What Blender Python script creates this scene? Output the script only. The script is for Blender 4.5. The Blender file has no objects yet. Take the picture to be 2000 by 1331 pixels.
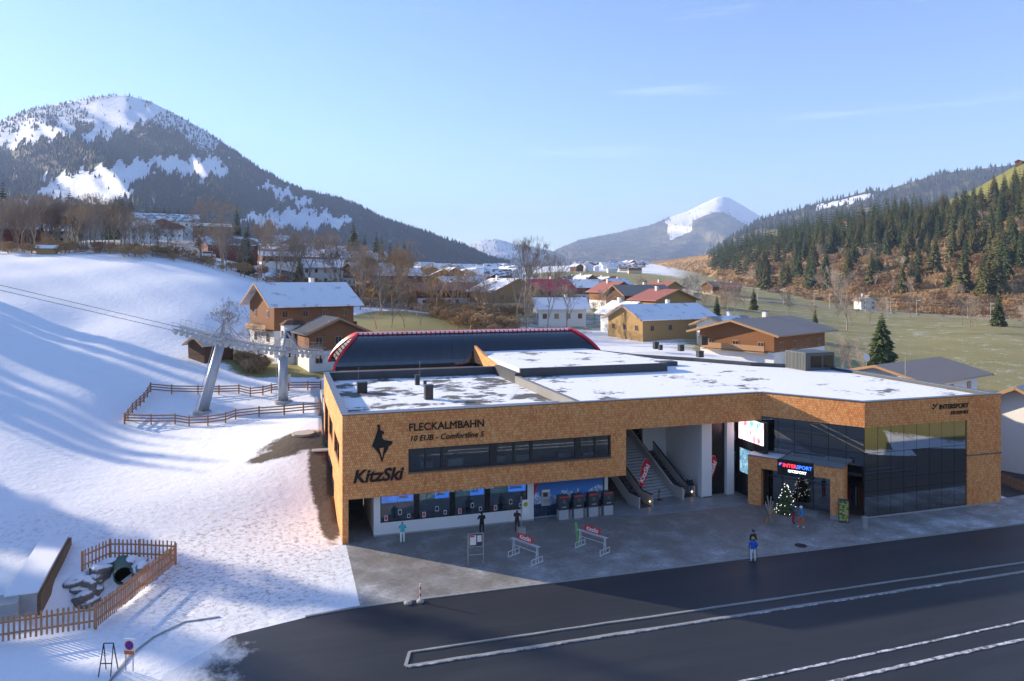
import bpy, bmesh, math, random
import numpy as np
from mathutils import Vector, Matrix
random.seed(7); np.random.seed(7)
R = math.radians; PI = math.pi
scn = bpy.context.scene; COL = scn.collection
# ---------------------------------------------------------------- camera, sky, sun, exposure
FPX, CXP, HYP, CAMH = 1430.0, 1000.0, 545.0, 20.0       # focal length / principal column / horizon row in photo pixels, camera height
YAW = R(17.3); CY, SY = math.cos(YAW), math.sin(YAW)
CU, CV = -4.2, -56.5                                     # camera position; world x runs along the station front, y runs back
cam = bpy.data.objects.new('camera', bpy.data.cameras.new('camera')); COL.objects.link(cam)
cam.location = (CU, CV, CAMH); cam.rotation_euler = (R(90), 0, -YAW)
cam.data.sensor_width = 36; cam.data.lens = 36*FPX/2000; cam.data.shift_y = -(665.5-HYP)/2000
cam.data.clip_start = 0.5; cam.data.clip_end = 40000
scn.camera = cam
SUN_EL = R(17.0); SUNV = Vector((-0.74*math.cos(SUN_EL), 0.673*math.cos(SUN_EL), math.sin(SUN_EL)))   # towards the sun
w = bpy.data.worlds.new('World'); scn.world = w; w.use_nodes = True
nt = w.node_tree; nt.nodes.clear()
sky = nt.nodes.new('ShaderNodeTexSky'); sky.sky_type = 'NISHITA'; sky.sun_disc = False
sky.sun_elevation = SUN_EL; sky.sun_rotation = math.atan2(SUNV.x, SUNV.y)
sky.altitude = 800; sky.air_density = 1.0; sky.dust_density = 0.2; sky.ozone_density = 1.6
bg = nt.nodes.new('ShaderNodeBackground'); bg.inputs[1].default_value = 0.081
wo = nt.nodes.new('ShaderNodeOutputWorld')
tint = nt.nodes.new('ShaderNodeMix'); tint.data_type = 'RGBA'; tint.blend_type = 'MULTIPLY'; tint.inputs[0].default_value = 1.0; tint.inputs[7].default_value = (.76,.81,1.0,1)
nt.links.new(sky.outputs[0], tint.inputs[6]); tcw = nt.nodes.new('ShaderNodeTexCoord'); spw = nt.nodes.new('ShaderNodeSeparateXYZ'); nt.links.new(tcw.outputs['Generated'], spw.inputs[0])
# thin cirrus streaks: noise stretched along the horizon
cw = nt.nodes.new('ShaderNodeCombineXYZ'); mz = nt.nodes.new('ShaderNodeMath'); mz.operation = 'MULTIPLY'; mz.inputs[1].default_value = 26.0; nt.links.new(spw.outputs[2], mz.inputs[0])
mx = nt.nodes.new('ShaderNodeMath'); mx.operation = 'MULTIPLY'; mx.inputs[1].default_value = 2.2; nt.links.new(spw.outputs[0], mx.inputs[0])
nt.links.new(mx.outputs[0], cw.inputs[0]); nt.links.new(spw.outputs[1], cw.inputs[1]); nt.links.new(mz.outputs[0], cw.inputs[2])
cn = nt.nodes.new('ShaderNodeTexNoise'); cn.inputs['Scale'].default_value = 1.6; cn.inputs['Detail'].default_value = 6; cn.inputs['Roughness'].default_value = .6; nt.links.new(cw.outputs[0], cn.inputs['Vector'])
cr = nt.nodes.new('ShaderNodeValToRGB'); cr.color_ramp.elements[0].position = .63; cr.color_ramp.elements[0].color = (0,0,0,1); cr.color_ramp.elements[1].position = .78; cr.color_ramp.elements[1].color = (.2,.2,.2,1); nt.links.new(cn.outputs[0], cr.inputs[0])
cm = nt.nodes.new('ShaderNodeMix'); cm.data_type = 'RGBA'; nt.links.new(cr.outputs[0], cm.inputs[0]); nt.links.new(tint.outputs[2], cm.inputs[6]); cm.inputs[7].default_value = (5.2,5.6,6.2,1)
nt.links.new(cm.outputs[2], bg.inputs[0]); nt.links.new(bg.outputs[0], wo.inputs[0])
sl = bpy.data.lights.new('sun', 'SUN'); sl.energy = 3.2; sl.angle = R(0.55); sl.color = (1.0, 0.84, 0.64)
sun = bpy.data.objects.new('sun', sl); COL.objects.link(sun); sun.location = (-60, 60, 80)
sun.rotation_euler = (-SUNV).to_track_quat('-Z', 'Y').to_euler()
scn.view_settings.view_transform = 'Standard'; scn.view_settings.look = 'None'; scn.view_settings.gamma = 1
scn.view_settings.exposure = 1.92
scn.cycles.use_denoising = True
scn.cycles.max_bounces = 7; scn.cycles.transparent_max_bounces = 10; scn.cycles.volume_bounces = 0
scn.cycles.caustics_reflective = False; scn.cycles.caustics_refractive = False

# ---------------------------------------------------------------- pixel <-> place helpers
def xz2uv(X, Z): return (X*CY + Z*SY + CU, -X*SY + Z*CY + CV)
def uv2xz(u, v): du, dv = u-CU, v-CV; return (du*CY - dv*SY, du*SY + dv*CY)
def at_depth(px, py, Z): u, v = xz2uv((px-CXP)*Z/FPX, Z); return Vector((u, v, CAMH-(py-HYP)*Z/FPX))
def at_z(px, py, z): return at_depth(px, py, (CAMH-z)*FPX/(py-HYP))
def at_v(px, py, v):
    r = (px-CXP)/FPX; Z = (v-CV)/(CY - r*SY); return at_depth(px, py, Z)
def proj(p):
    X, Z = uv2xz(p[0], p[1]); return (CXP+FPX*X/Z, HYP+FPX*(CAMH-p[2])/Z, Z)

# ---------------------------------------------------------------- mesh builder
class MB:
    def __init__(s): s.v = []; s.f = []; s.m = []; s.xf = None; s.mi = 0
    def add(s, vs, fs, mi=None):
        b = len(s.v)
        for p in vs:
            p = Vector(p); s.v.append(tuple(s.xf @ p) if s.xf is not None else tuple(p))
        for q in fs: s.f.append(tuple(b+i for i in q)); s.m.append(s.mi if mi is None else mi)
        return s
    def box(s, x0, x1, y0, y1, z0, z1, mi=None):
        return s.add([(x0,y0,z0),(x1,y0,z0),(x1,y1,z0),(x0,y1,z0),(x0,y0,z1),(x1,y0,z1),(x1,y1,z1),(x0,y1,z1)],
                     [(0,3,2,1),(4,5,6,7),(0,1,5,4),(1,2,6,5),(2,3,7,6),(3,0,4,7)], mi)
    def prism(s, poly, z0, z1, mi=None):
        n = len(poly); a = sum(poly[i][0]*poly[(i+1)%n][1]-poly[(i+1)%n][0]*poly[i][1] for i in range(n))
        if a < 0: poly = poly[::-1]
        return s.add([(x,y,z0) for x,y in poly]+[(x,y,z1) for x,y in poly],
                     [tuple(range(n-1,-1,-1)), tuple(range(n,2*n))]+[(i,(i+1)%n,n+(i+1)%n,n+i) for i in range(n)], mi)
    def bar(s, p0, p1, w, h=None, mi=None, up=(0,0,1)):
        p0, p1 = Vector(p0), Vector(p1); h = h or w; d = (p1-p0).normalized(); up = Vector(up)
        if abs(d.dot(up)) > .98: up = Vector((1,0,0)) if abs(d.x) < .9 else Vector((0,1,0))
        a = d.cross(up).normalized()*w/2; b = a.cross(d).normalized()*h/2
        vs = [p0-a-b,p0+a-b,p0+a+b,p0-a+b,p1-a-b,p1+a-b,p1+a+b,p1-a+b]
        return s.add(vs, [(0,1,2,3),(7,6,5,4),(0,4,5,1),(1,5,6,2),(2,6,7,3),(3,7,4,0)], mi)
    def tube(s, p0, p1, r0, r1=None, n=8, caps=True, mi=None):
        p0, p1 = Vector(p0), Vector(p1); r1 = r0 if r1 is None else r1; d = (p1-p0).normalized()
        a = d.orthogonal().normalized(); b = d.cross(a)
        vs = []; 
        for p, r in ((p0,r0),(p1,r1)):
            vs += [p+(a*math.cos(2*PI*i/n)+b*math.sin(2*PI*i/n))*r for i in range(n)]
        fs = [(i,(i+1)%n,n+(i+1)%n,n+i) for i in range(n)]
        if caps: fs += [tuple(range(n-1,-1,-1)), tuple(range(n,2*n))]
        return s.add(vs, fs, mi)
    def path(s, pts, r, n=6, mi=None):
        for a, b in zip(pts[:-1], pts[1:]): s.tube(a, b, r, r, n, True, mi)
        return s
    def lathe(s, prof, n=16, c=(0,0,0), mi=None):
        k = len(prof); vs = []
        for r, z in prof: vs += [(c[0]+r*math.cos(2*PI*i/n), c[1]+r*math.sin(2*PI*i/n), c[2]+z) for i in range(n)]
        fs = [(j*n+i, j*n+(i+1)%n, (j+1)*n+(i+1)%n, (j+1)*n+i) for j in range(k-1) for i in range(n)]
        fs += [tuple(range(n-1,-1,-1)), tuple((k-1)*n+i for i in range(n))]
        return s.add(vs, fs, mi)
    def mesh(s, name, mats, smooth=False):
        me = bpy.data.meshes.new(name); me.from_pydata(s.v, [], s.f)
        for m in (mats if isinstance(mats, (list, tuple)) else [mats]): me.materials.append(m)
        me.polygons.foreach_set('material_index', s.m)
        if smooth: me.polygons.foreach_set('use_smooth', [True]*len(s.f))
        me.update(); return me
    def build(s, name, mats, parent=None, smooth=False):
        o = bpy.data.objects.new(name, s.mesh(name, mats, smooth)); COL.objects.link(o)
        if parent is not None: o.parent = parent
        return o
def tag(o, label, cat, group=None):
    o['label'] = label; o['category'] = cat
    if group: o['group'] = group
    return o
def thing(name, label, cat, loc=(0,0,0), rz=0, group=None):
    o = bpy.data.objects.new(name, None); COL.objects.link(o); o.empty_display_size = .2
    o.location = loc; o.rotation_euler = (0,0,rz); return tag(o, label, cat, group)
def struct(o): o['kind'] = 'structure'; return o
def stuff(o): o['kind'] = 'stuff'; return o
def dup(root, loc=None, rz=None, sc=None, label=None):
    r = root.copy(); COL.objects.link(r)
    if loc is not None: r.location = loc
    if rz is not None: r.rotation_euler = (0,0,rz)
    if sc is not None: r.scale = (sc,sc,sc) if not isinstance(sc, tuple) else sc
    if label: r['label'] = label
    for ch in root.children:
        c = ch.copy(); COL.objects.link(c); c.parent = r
        for g in ch.children:
            d = g.copy(); COL.objects.link(d); d.parent = c
    return r

# ---------------------------------------------------------------- materials
class NT:
    def __init__(s, name):
        s.mat = bpy.data.materials.new(name); s.mat.use_nodes = True; s.t = s.mat.node_tree; s.t.nodes.clear()
        s.out = s.n('ShaderNodeOutputMaterial')
    def n(s, typ, **kw):
        nd = s.t.nodes.new(typ)
        for k, v in kw.items():
            if k.startswith('i_'): nd.inputs[k[2:].replace('_',' ')].default_value = v
            elif k.startswith('i') and k[1:].isdigit(): nd.inputs[int(k[1:])].default_value = v
            else: setattr(nd, k, v)
        return nd
    def l(s, a, b): s.t.links.new(a, b)
    def bsdf(s, rough=.7, col=None, spec=.3, metal=0):
        b = s.n('ShaderNodeBsdfPrincipled'); b.inputs['Roughness'].default_value = rough; b.inputs['Specular IOR Level'].default_value = spec
        b.inputs['Metallic'].default_value = metal
        if col is not None:
            if hasattr(col, 'is_output'): s.l(col, b.inputs['Base Color'])
            else: b.inputs['Base Color'].default_value = (*col, 1)
        s.l(b.outputs[0], s.out.inputs[0]); return b
    def pos(s): return s.n('ShaderNodeNewGeometry').outputs['Position']
    def noise(s, scale, vec=None, detail=4, rough=.55, sc3=None):
        vec = vec if vec is not None else s.pos()
        if sc3:
            m = s.n('ShaderNodeVectorMath', operation='MULTIPLY'); m.inputs[1].default_value = sc3; s.l(vec, m.inputs[0]); vec = m.outputs[0]
        nd = s.n('ShaderNodeTexNoise'); nd.inputs['Scale'].default_value = scale; nd.inputs['Detail'].default_value = detail; nd.inputs['Roughness'].default_value = rough
        s.l(vec, nd.inputs['Vector']); return nd.outputs[0]
    def ramp(s, fac, stops):
        r = s.n('ShaderNodeValToRGB'); e = r.color_ramp.elements
        while len(e) < len(stops): e.new(.5)
        for i, (p, c) in enumerate(stops):
            e[i].position = p; e[i].color = (*c, 1) if not isinstance(c, (int, float)) else (c, c, c, 1)
        s.l(fac, r.inputs[0]); return r.outputs[0]
    def mix(s, fac, a, b):
        m = s.n('ShaderNodeMix', data_type='RGBA')
        for sock, val in ((m.inputs[0], fac), (m.inputs[6], a), (m.inputs[7], b)):
            if hasattr(val, 'is_output'): s.l(val, sock)
            elif isinstance(val, (int, float)): sock.default_value = val
            else: sock.default_value = (*val, 1)
        return m.outputs[2]
    def math(s, op, a, b=0, clamp=False):
        m = s.n('ShaderNodeMath', operation=op, use_clamp=clamp)
        for i, val in enumerate((a, b)):
            if hasattr(val, 'is_output'): s.l(val, m.inputs[i])
            else: m.inputs[i].default_value = val
        return m.outputs[0]
    def bump(s, b, h, strength=.3, dist=.05):
        bp = s.n('ShaderNodeBump'); bp.inputs['Strength'].default_value = strength; bp.inputs['Distance'].default_value = dist
        s.l(h, bp.inputs['Height']); s.l(bp.outputs[0], b.inputs['Normal'])
MATS = {}
def simple(name, col, rough=.7, spec=.3, metal=0, var=.12, scale=3.0, bump=0, emit=None, es=1.0):
    if name in MATS: return MATS[name]
    t = NT(name)
    if var: 
        c = t.mix(t.noise(scale), tuple(max(0, x*(1-var)) for x in col), tuple(min(1, x*(1+var)) for x in col))
        b = t.bsdf(rough, c, spec, metal)
    else: b = t.bsdf(rough, col, spec, metal)
    if bump: t.bump(b, t.noise(scale*4), bump)
    if emit: b.inputs['Emission Color'].default_value = (*emit, 1); b.inputs['Emission Strength'].default_value = es
    MATS[name] = t.mat; return t.mat
def mat_shingle(name, dirx, tones=((.0,(.50,.15,.055)),(.2,(.72,.255,.09)),(.5,(.86,.36,.125)),(.75,(.92,.45,.17)),(1.,(.94,.56,.25)))):
    t = NT(name); p = t.pos()
    d = t.n('ShaderNodeVectorMath', operation='DOT_PRODUCT'); t.l(p, d.inputs[0]); d.inputs[1].default_value = (*dirx, 0)
    sp = t.n('ShaderNodeSeparateXYZ'); t.l(p, sp.inputs[0])
    cb = t.n('ShaderNodeCombineXYZ'); t.l(d.outputs['Value'], cb.inputs[0]); t.l(sp.outputs[2], cb.inputs[1])
    br = t.n('ShaderNodeTexBrick'); t.l(cb.outputs[0], br.inputs['Vector'])
    for k, v in (('Scale',1.0),('Mortar Size',.009),('Mortar Smooth',.3),('Brick Width',.15),('Row Height',.21),('Bias',0.0)): br.inputs[k].default_value = v
    br.inputs['Color1'].default_value = (0,0,0,1); br.inputs['Color2'].default_value = (1,1,1,1); br.inputs['Mortar'].default_value = (.15,.15,.15,1)
    br.offset_frequency = 2; br.offset = .43
    big = t.noise(.35, p, 3)
    val = t.math('ADD', t.math('MULTIPLY', br.outputs['Color'], .62), t.math('MULTIPLY', t.math('SUBTRACT', big, .5), .55))
    val = t.math('ADD', val, .22, True)
    c = t.ramp(val, tones)
    grain = t.noise(9, p, 3, .6, (6,6,.7))
    c = t.mix(t.math('MULTIPLY', grain, .22), c, (.3,.13,.04))
    c = t.mix(t.math('MULTIPLY', br.outputs['Fac'], .55), c, (.12,.05,.02))
    b = t.bsdf(.75, c, .2)
    # each shingle row tapers: thick at the butt, so the row below sits in its shade
    row = t.math('FRACT', t.math('DIVIDE', sp.outputs[2], .21))
    h = t.math('SUBTRACT', t.math('MULTIPLY', t.math('SUBTRACT', 1.0, row), .6), t.math('MULTIPLY', br.outputs['Fac'], .8))
    h = t.math('ADD', h, t.math('MULTIPLY', br.outputs['Color'], .25))
    t.bump(b, h, .5, .03)
    MATS[name] = t.mat; return t.mat
def mat_glass(name, tint=(.55,.62,.66), refl=.12, rough=.02):
    t = NT(name); tr = t.n('ShaderNodeBsdfTransparent'); tr.inputs[0].default_value = (*tint, 1)
    gl = t.n('ShaderNodeBsdfGlossy'); gl.inputs['Roughness'].default_value = rough; gl.inputs[0].default_value = (.95,.97,1,1)
    fr = t.n('ShaderNodeFresnel'); fr.inputs[0].default_value = 1.5
    f = t.math('ADD', t.math('MULTIPLY', fr.outputs[0], 1.0), refl, True)
    m = t.n('ShaderNodeMixShader'); t.l(f, m.inputs[0]); t.l(tr.outputs[0], m.inputs[1]); t.l(gl.outputs[0], m.inputs[2]); t.l(m.outputs[0], t.out.inputs[0])
    MATS[name] = t.mat; return t.mat
def mat_snow_roof(name, grav=.5):
    t = NT(name); p = t.pos()
    n = t.math('ADD', t.math('MULTIPLY', t.noise(.28, p, 2), .6), t.math('MULTIPLY', t.noise(1.3, p, 6, .65, (1,1.6,1)), .4))
    f = t.ramp(n, ((grav-.03, 0.0), (grav+.015, 1.0)))
    gr = t.mix(t.noise(30, p, 2), (.05,.05,.05), (.22,.215,.2))
    b = t.bsdf(.8, t.mix(f, (.86,.88,.9), gr), .2)
    t.bump(b, t.math('ADD', t.noise(2.5, p, 5), t.math('MULTIPLY', f, -.5)), .5, .08)
    MATS[name] = t.mat; return t.mat
# ---------------------------------------------------------------- terrain: one height function for the whole valley floor and the ski slope
def zpx(px, py, Z): return CAMH-(py-HYP)*Z/FPX
_cp = []
for px, py, Z in [(395,808,92),(553,790,95),(243,828,89),(0,500,190),(-200,488,190),(130,508,185),(250,517,180),(350,532,178),(430,548,175),(490,575,168),
        (320,468,390),(60,478,300),(450,478,390),(560,500,390),(700,530,310),(620,562,255),(800,577,240),(870,606,215),
        (0,655,110),(150,640,125),(200,720,102),(0,760,92),(0,900,70),(300,900,75),(450,860,80),(540,850,79),
        (500,692,127),(620,692,127),(440,692,116),(700,640,152),(800,622,166),(880,648,150),(560,740,105),
        (1000,640,172),(1000,600,255),(1250,660,160),(1500,745,115),(1750,765,125),(1900,705,165),(2000,662,215),(1750,657,230),(1600,642,250),
        (1400,600,330),(1700,618,330),(2000,628,300),(1430,582,420),(1700,607,380),(2000,628,345),(2300,640,330),
        (1200,536,900),(900,532,1000),(1000,523,2500),(1250,516,2600),(600,525,1500),(1100,560,460),(900,563,430),(200,500,900)]:
    _cp.append(((px-CXP)*Z/FPX, Z, zpx(px, py, Z)))
for u, v, z in [(0,-11,0),(0,-30,0),(30,-30,0),(60,-20,0),(60,0,0),(62,30,0),(30,20,1),(20,50,4),(42,55,3),(-3,23,3.8),(-3,8,.6),(0,0,0),(-15,0,.2),(-15,10,.8),(-30,-10,0),(-30,10,1.5),
        (-45,-15,.3),(0,-62,0),(40,-62,.5),(-40,-62,.5),(0,-120,14),(70,-110,14),(-60,-110,12),(120,-40,1),(110,10,0),(-78,62,10),(-110,25,11),(-95,0,7),(-60,-25,2),(180,-110,25),(160,-60,4),(260,-170,55)]:
    X, Z = uv2xz(u, v); _cp.append((X, Z, z))
_cp = np.array(_cp)
def _lp(X, Z):
    r = np.hypot(X, Z)+1e-6; k = np.log1p(r/15.0)/r; return np.stack([X*k, Z*k], -1)
_P = _lp(_cp[:,0], _cp[:,1])
def _U(d): return np.where(d > 1e-9, d*d*np.log(d+1e-12), 0)
_n = len(_P); _K = _U(np.linalg.norm(_P[:,None]-_P[None], axis=-1))+np.eye(_n)*.004
_A = np.zeros((_n+3,_n+3)); _A[:_n,:_n] = _K; _A[:_n,_n] = 1; _A[:_n,_n+1:] = _P; _A[_n,:_n] = 1; _A[_n+1:,:_n] = _P.T
_W = np.linalg.solve(_A, np.concatenate([_cp[:,2], np.zeros(3)]))
def sstep(x, a, b): t = np.clip((x-a)/(b-a), 0, 1); return t*t*(3-2*t)
def terrain(u, v):
    u = np.atleast_1d(np.asarray(u, float)); v = np.atleast_1d(np.asarray(v, float))
    du, dv = u-CU, v-CV; X = du*CY-dv*SY; Z = du*SY+dv*CY; r = np.hypot(X, Z)
    Q = _lp(X, Z); out = np.empty(len(u))
    for i in range(0, len(u), 4000):
        q = Q[i:i+4000]; D = _U(np.linalg.norm(q[:,None]-_P[None], axis=-1)); out[i:i+4000] = D@_W[:_n]+_W[_n]+q@_W[_n+1:]
    # graded level ground in front of the station and under it
    a = np.maximum(sstep(v, 1, 13), 1-sstep(v, -75, -62))
    a = np.where(u > 0, np.maximum(sstep(v, 28, 60), np.maximum(1-sstep(v, -75, -62), sstep(u, 58, 90)*.6)), np.where(v < 1, np.maximum(sstep(-u, 18, 45), 1-sstep(v,-75,-62)), a))
    out = out*a
    und = .2*np.sin(u*.21+1)*np.sin(v*.17)+.08*np.sin(u*.5+v*.33)
    out += und*sstep(r, 70, 130)*sstep(-u, -5, 15)
    out += np.clip(-v-26,0,45)*.38*sstep(u,60,68)
    # stream ditch by the picket fence
    dd = np.hypot((X+27.2)/3.6, (Z-46.5)/4.6); out -= 1.7*(1-sstep(dd, .45, 1.0))
    e = np.abs((X+31.5)*.82+(Z-49)*-.57); al = (X+31.5)*-.57-(Z-49)*.82
    return out
def tz(u, v): return float(terrain([u],[v])[0])
def on_ground(px, Z):
    u, v = xz2uv((px-CXP)*Z/FPX, Z); return Vector((u, v, tz(u, v)))

# ground mesh: rings round the camera, finer near by
rs = np.concatenate([[2,8,15,22], np.geomspace(28, 260, 190), np.geomspace(264, 3400, 80), [5000,8000,13000]])
th = np.concatenate([np.linspace(-PI, -R(46), 40), np.linspace(-R(45), R(45), 300), np.linspace(R(46), PI, 40)])
TH, RS = np.meshgrid(th, rs); X = (RS*np.sin(TH)).ravel(); Z = (RS*np.cos(TH)).ravel()
U = X*CY+Z*SY+CU; V = -X*SY+Z*CY+CV; ZZ = terrain(U, V)-.03; _rr = np.hypot(X, Z); ZZ = np.where(_rr > 700, ZZ*(1-sstep(_rr,700,2500))+np.clip(ZZ,0,70)*sstep(_rr,700,2500), ZZ)
nr, ntth = len(rs), len(th)
idx = np.arange(nr*ntth).reshape(nr, ntth)
quads = np.stack([idx[:-1,:-1], idx[:-1,1:], idx[1:,1:], idx[1:,:-1]], -1).reshape(-1,4)
me = bpy.data.meshes.new('ground'); me.from_pydata(np.stack([U,V,ZZ],-1).tolist(), [], quads.tolist())
me.polygons.foreach_set('use_smooth', [True]*len(quads))
# ground cover: r = bare grass, g = dirt, b = thick untouched snow
PXX = CXP+FPX*X/np.maximum(Z, 1); 
def blob(cx, cz, rx, rz, soft=.5): return 1-sstep(np.hypot((X-cx)/rx, (Z-cz)/rz), 1-soft, 1+soft)
def pxblob(px, Zc, wpx, dz, soft=.5): return blob((px-CXP)*Zc/FPX, Zc, wpx*Zc/FPX, dz, soft)
grass = np.zeros(len(X)); dirt = np.zeros(len(X))
for a in [(790,166,110,22),(880,160,80,22),(470,118,60,7),(520,112,70,6),(600,112,60,5),(1180,420,150,90),(1170,800,150,260),(1100,520,120,120),(640,120,80,10),(700,130,60,14)]: grass = np.maximum(grass, pxblob(*a))
right = sstep(PXX, 1150, 1400)*sstep(Z, 100, 130); grass = np.maximum(grass, right*.68)
grass = np.maximum(grass, sstep(PXX, 650, 900)*sstep(Z, 130, 190)*.6*(1-sstep(Z, 500, 800)))
grass = np.maximum(grass, ((V < -64) | ((V < -27) & (U > 61)))*.95)
for a in [(-2.4,22,4.5,3.6),(-.9,14,1.3,8),(-.6,6,1.0,6),(-5,19.5,3,1.6)]:
    dirt = np.maximum(dirt, 1-sstep(np.hypot((U-a[0])/a[2], (V-a[1])/a[3]), .1, 1.7)*.9)
dirt = np.maximum(dirt, sstep(PXX,480,560)*(1-sstep(PXX,930,1010))*sstep(Z,170,200)*(1-sstep(Z,300,420))*.7)
dirt = np.maximum(dirt, (1-sstep(PXX,380,520))*sstep(Z,186,215)*(1-sstep(Z,340,420))*.6)
ca = me.color_attributes.new('cover', 'FLOAT_COLOR', 'POINT')
worn = (1-sstep(np.hypot((U+7)/9,(V+1)/13),.5,1.2))*.9
worn = np.maximum(worn, (1-sstep(np.abs(V-8-.25*(U+20)),2,7))*(U<-4)*(U>-60)*.4)
ca.data.foreach_set('color', np.stack([grass,dirt,worn,np.ones(len(X))],-1).ravel())
t = NT('snowy_ground'); p = t.pos(); at = t.n('ShaderNodeAttribute', attribute_name='cover'); sp = t.n('ShaderNodeSeparateColor'); t.l(at.outputs[0], sp.inputs[0])
n1 = t.noise(.22, p, 6, .6); n2 = t.noise(1.6, p, 6, .7); n3 = t.noise(.05, p, 3)
nn = t.math('ADD', t.math('MULTIPLY', n1, .5), t.math('MULTIPLY', n2, .5))
snow = t.mix(n2, (.80,.82,.85), (.88,.89,.91))
gcol = t.mix(n1, (.20,.21,.045), (.34,.28,.11)); gcol = t.mix(t.ramp(n3, ((.4,0.0),(.62,.6))), gcol, (.36,.31,.14)); gcol = t.mix(t.math('MULTIPLY', n2, .4), gcol, (.17,.14,.06))
dcol = t.mix(n2, (.05,.038,.026), (.13,.1,.07))
def cover(sock, col_under, base):
    thr = t.math('SUBTRACT', 1.02, sock); m = t.math('MULTIPLY', t.math('SUBTRACT', t.math('ADD', t.math('MULTIPLY', nn, 1.0), 0.0), t.math('MULTIPLY', thr, .86)), 6.0, True)
    return t.mix(m, base, col_under), m
c1, m1 = cover(sp.outputs[0], gcol, snow); c2, m2 = cover(sp.outputs[1], dcol, c1)
# scattered grass tips poking through the thin snow
tips = t.ramp(t.noise(5.5, p, 5, .75), ((.62, 0.0), (.70, .55)))
c3 = t.mix(t.math('MULTIPLY', tips, t.ramp(n3, ((.4,.15),(.65,1.0)))), c2, (.2,.17,.1))
spk = t.ramp(t.noise(2.6, p, 7, .8), ((.5, 0.0), (.62, 1.0))); c3 = t.mix(t.math('MULTIPLY', t.math('MULTIPLY', spk, sp.outputs[2]), .8), c3, (.16,.13,.1))
b = t.bsdf(.75, c3, .25)
trk = t.n('ShaderNodeTexWave', wave_type='BANDS'); trk.inputs['Scale'].default_value = .14; trk.inputs['Distortion'].default_value = 7; trk.inputs['Detail'].default_value = 3; trk.inputs['Detail Scale'].default_value = .35; t.l(p, trk.inputs['Vector'])
hh = t.math('ADD', t.math('MULTIPLY', n2, .8), t.math('MULTIPLY', t.noise(.6, p, 5, .6), 1.2)); hh = t.math('ADD', hh, 0.0); hh = t.math('ADD', hh, t.math('MULTIPLY', spk, t.math('MULTIPLY', sp.outputs[2], -.5))); t.bump(b, hh, .42, .2)
me.materials.append(t.mat); ground = bpy.data.objects.new('ground', me); COL.objects.link(ground); struct(ground)

# ---------------------------------------------------------------- plaza, road, markings
t = NT('paving'); p = t.pos(); br = t.n('ShaderNodeTexBrick'); t.l(p, br.inputs['Vector'])
for k, v in (('Scale',1.0),('Mortar Size',.012),('Brick Width',.24),('Row Height',.16)): br.inputs[k].default_value = v
br.inputs['Color1'].default_value = (.21,.197,.178,1); br.inputs['Color2'].default_value = (.28,.262,.235,1); br.inputs['Mortar'].default_value = (.07,.065,.06,1)
sp = t.n('ShaderNodeSeparateXYZ'); t.l(p, sp.inputs[0])
edge = t.math('MULTIPLY', t.math('SUBTRACT', -5.0, sp.outputs[1]), .14, True)          # frost gathers towards the kerb
lft = t.math('MULTIPLY', t.math('SUBTRACT', 4.0, sp.outputs[0]), .12, True)
rgt = t.math('MULTIPLY', t.math('SUBTRACT', sp.outputs[0], 36.0), .05, True)
n = t.math('ADD', t.math('MULTIPLY', t.noise(.45, p, 3), .6), t.math('MULTIPLY', t.noise(3.2, p, 6, .7), .4))
n = t.math('ADD', n, t.math('MULTIPLY', t.math('ADD', t.math('ADD', edge, t.math('MULTIPLY', lft, 1.3)), rgt), .13))
fr = t.ramp(n, ((.50, 0.0), (.66, .22), (.82, .8)))
c = t.mix(t.noise(.8, p, 3), br.outputs[0], (.19,.178,.16)); c = t.mix(fr, c, (.72,.75,.78))
b = t.bsdf(.6, c, .35); t.bump(b, t.math('ADD', br.outputs['Fac'], t.math('MULTIPLY', fr, -.6)), .3, .02); PAVING = t.mat
t = NT('asphalt'); p = t.pos(); sp = t.n('ShaderNodeSeparateXYZ'); t.l(p, sp.inputs[0])
base = t.mix(t.noise(60, p, 2), (.014,.017,.022), (.034,.038,.045)); base = t.mix(t.math('MULTIPLY', t.ramp(t.noise(.5, p, 5, .65, (.12,1.3,1)), ((.45,0.0),(.7,1.0))), .55), base, (.045,.05,.058))
lf = t.math('MULTIPLY', t.math('SUBTRACT', -3.5, sp.outputs[0]), .11, True)
streak = t.noise(.9, p, 6, .7, (.8,.5,1))
sn = t.ramp(t.math('ADD', t.math('MULTIPLY', streak, .55), t.math('MULTIPLY', lf, .62)), ((.47, 0.0), (.62, .9)))
dust = t.ramp(t.noise(14, p, 3, .8), ((.71, 0.0), (.76, .5)))
c = t.mix(sn, base, (.74,.77,.8)); c = t.mix(dust, c, (.6,.62,.65))
b = t.bsdf(.5, c, .35); t.bump(b, t.math('ADD', t.math('MULTIPLY', t.noise(80, p, 2), .05), t.math('MULTIPLY', sn, t.noise(2.2, p, 6, .7))), .5, .12); ASPHALT = t.mat
mb = MB(); mb.prism([(0.25,-11),(56,-11.6),(75,-12),(75,-4.5),(57.5,-6.2),(57.5,10),(57,16),(-.0,16),(0,-.1),(.25,-.1)], -.2, 0.0)
plaza = struct(mb.build('plaza', PAVING))
mb = MB(); mb.prism([(-7,-12.6),(-3,-11.55),(0,-11.2),(75,-12.2),(130,-12.7),(130,-24.5),(66,-25.5),(61,-58),(-8,-58),(-10.5,-30),(-11.5,-22),(-10,-16)], -.25, -.018)
road = struct(mb.build('road', ASPHALT))
mb = MB(); mb.prism([(59,-6),(75,-4.3),(75,34),(66,30),(60.5,8)], -.2, .004); struct(mb.build('side_road', ASPHALT))
CONC = simple('concrete', (.36,.36,.35), .8, var=.2, bump=.2)
KERBM = simple('kerb_stone', (.30,.30,.29), .75, var=.3, bump=.2)
mb = MB()
x = -3.0
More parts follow.
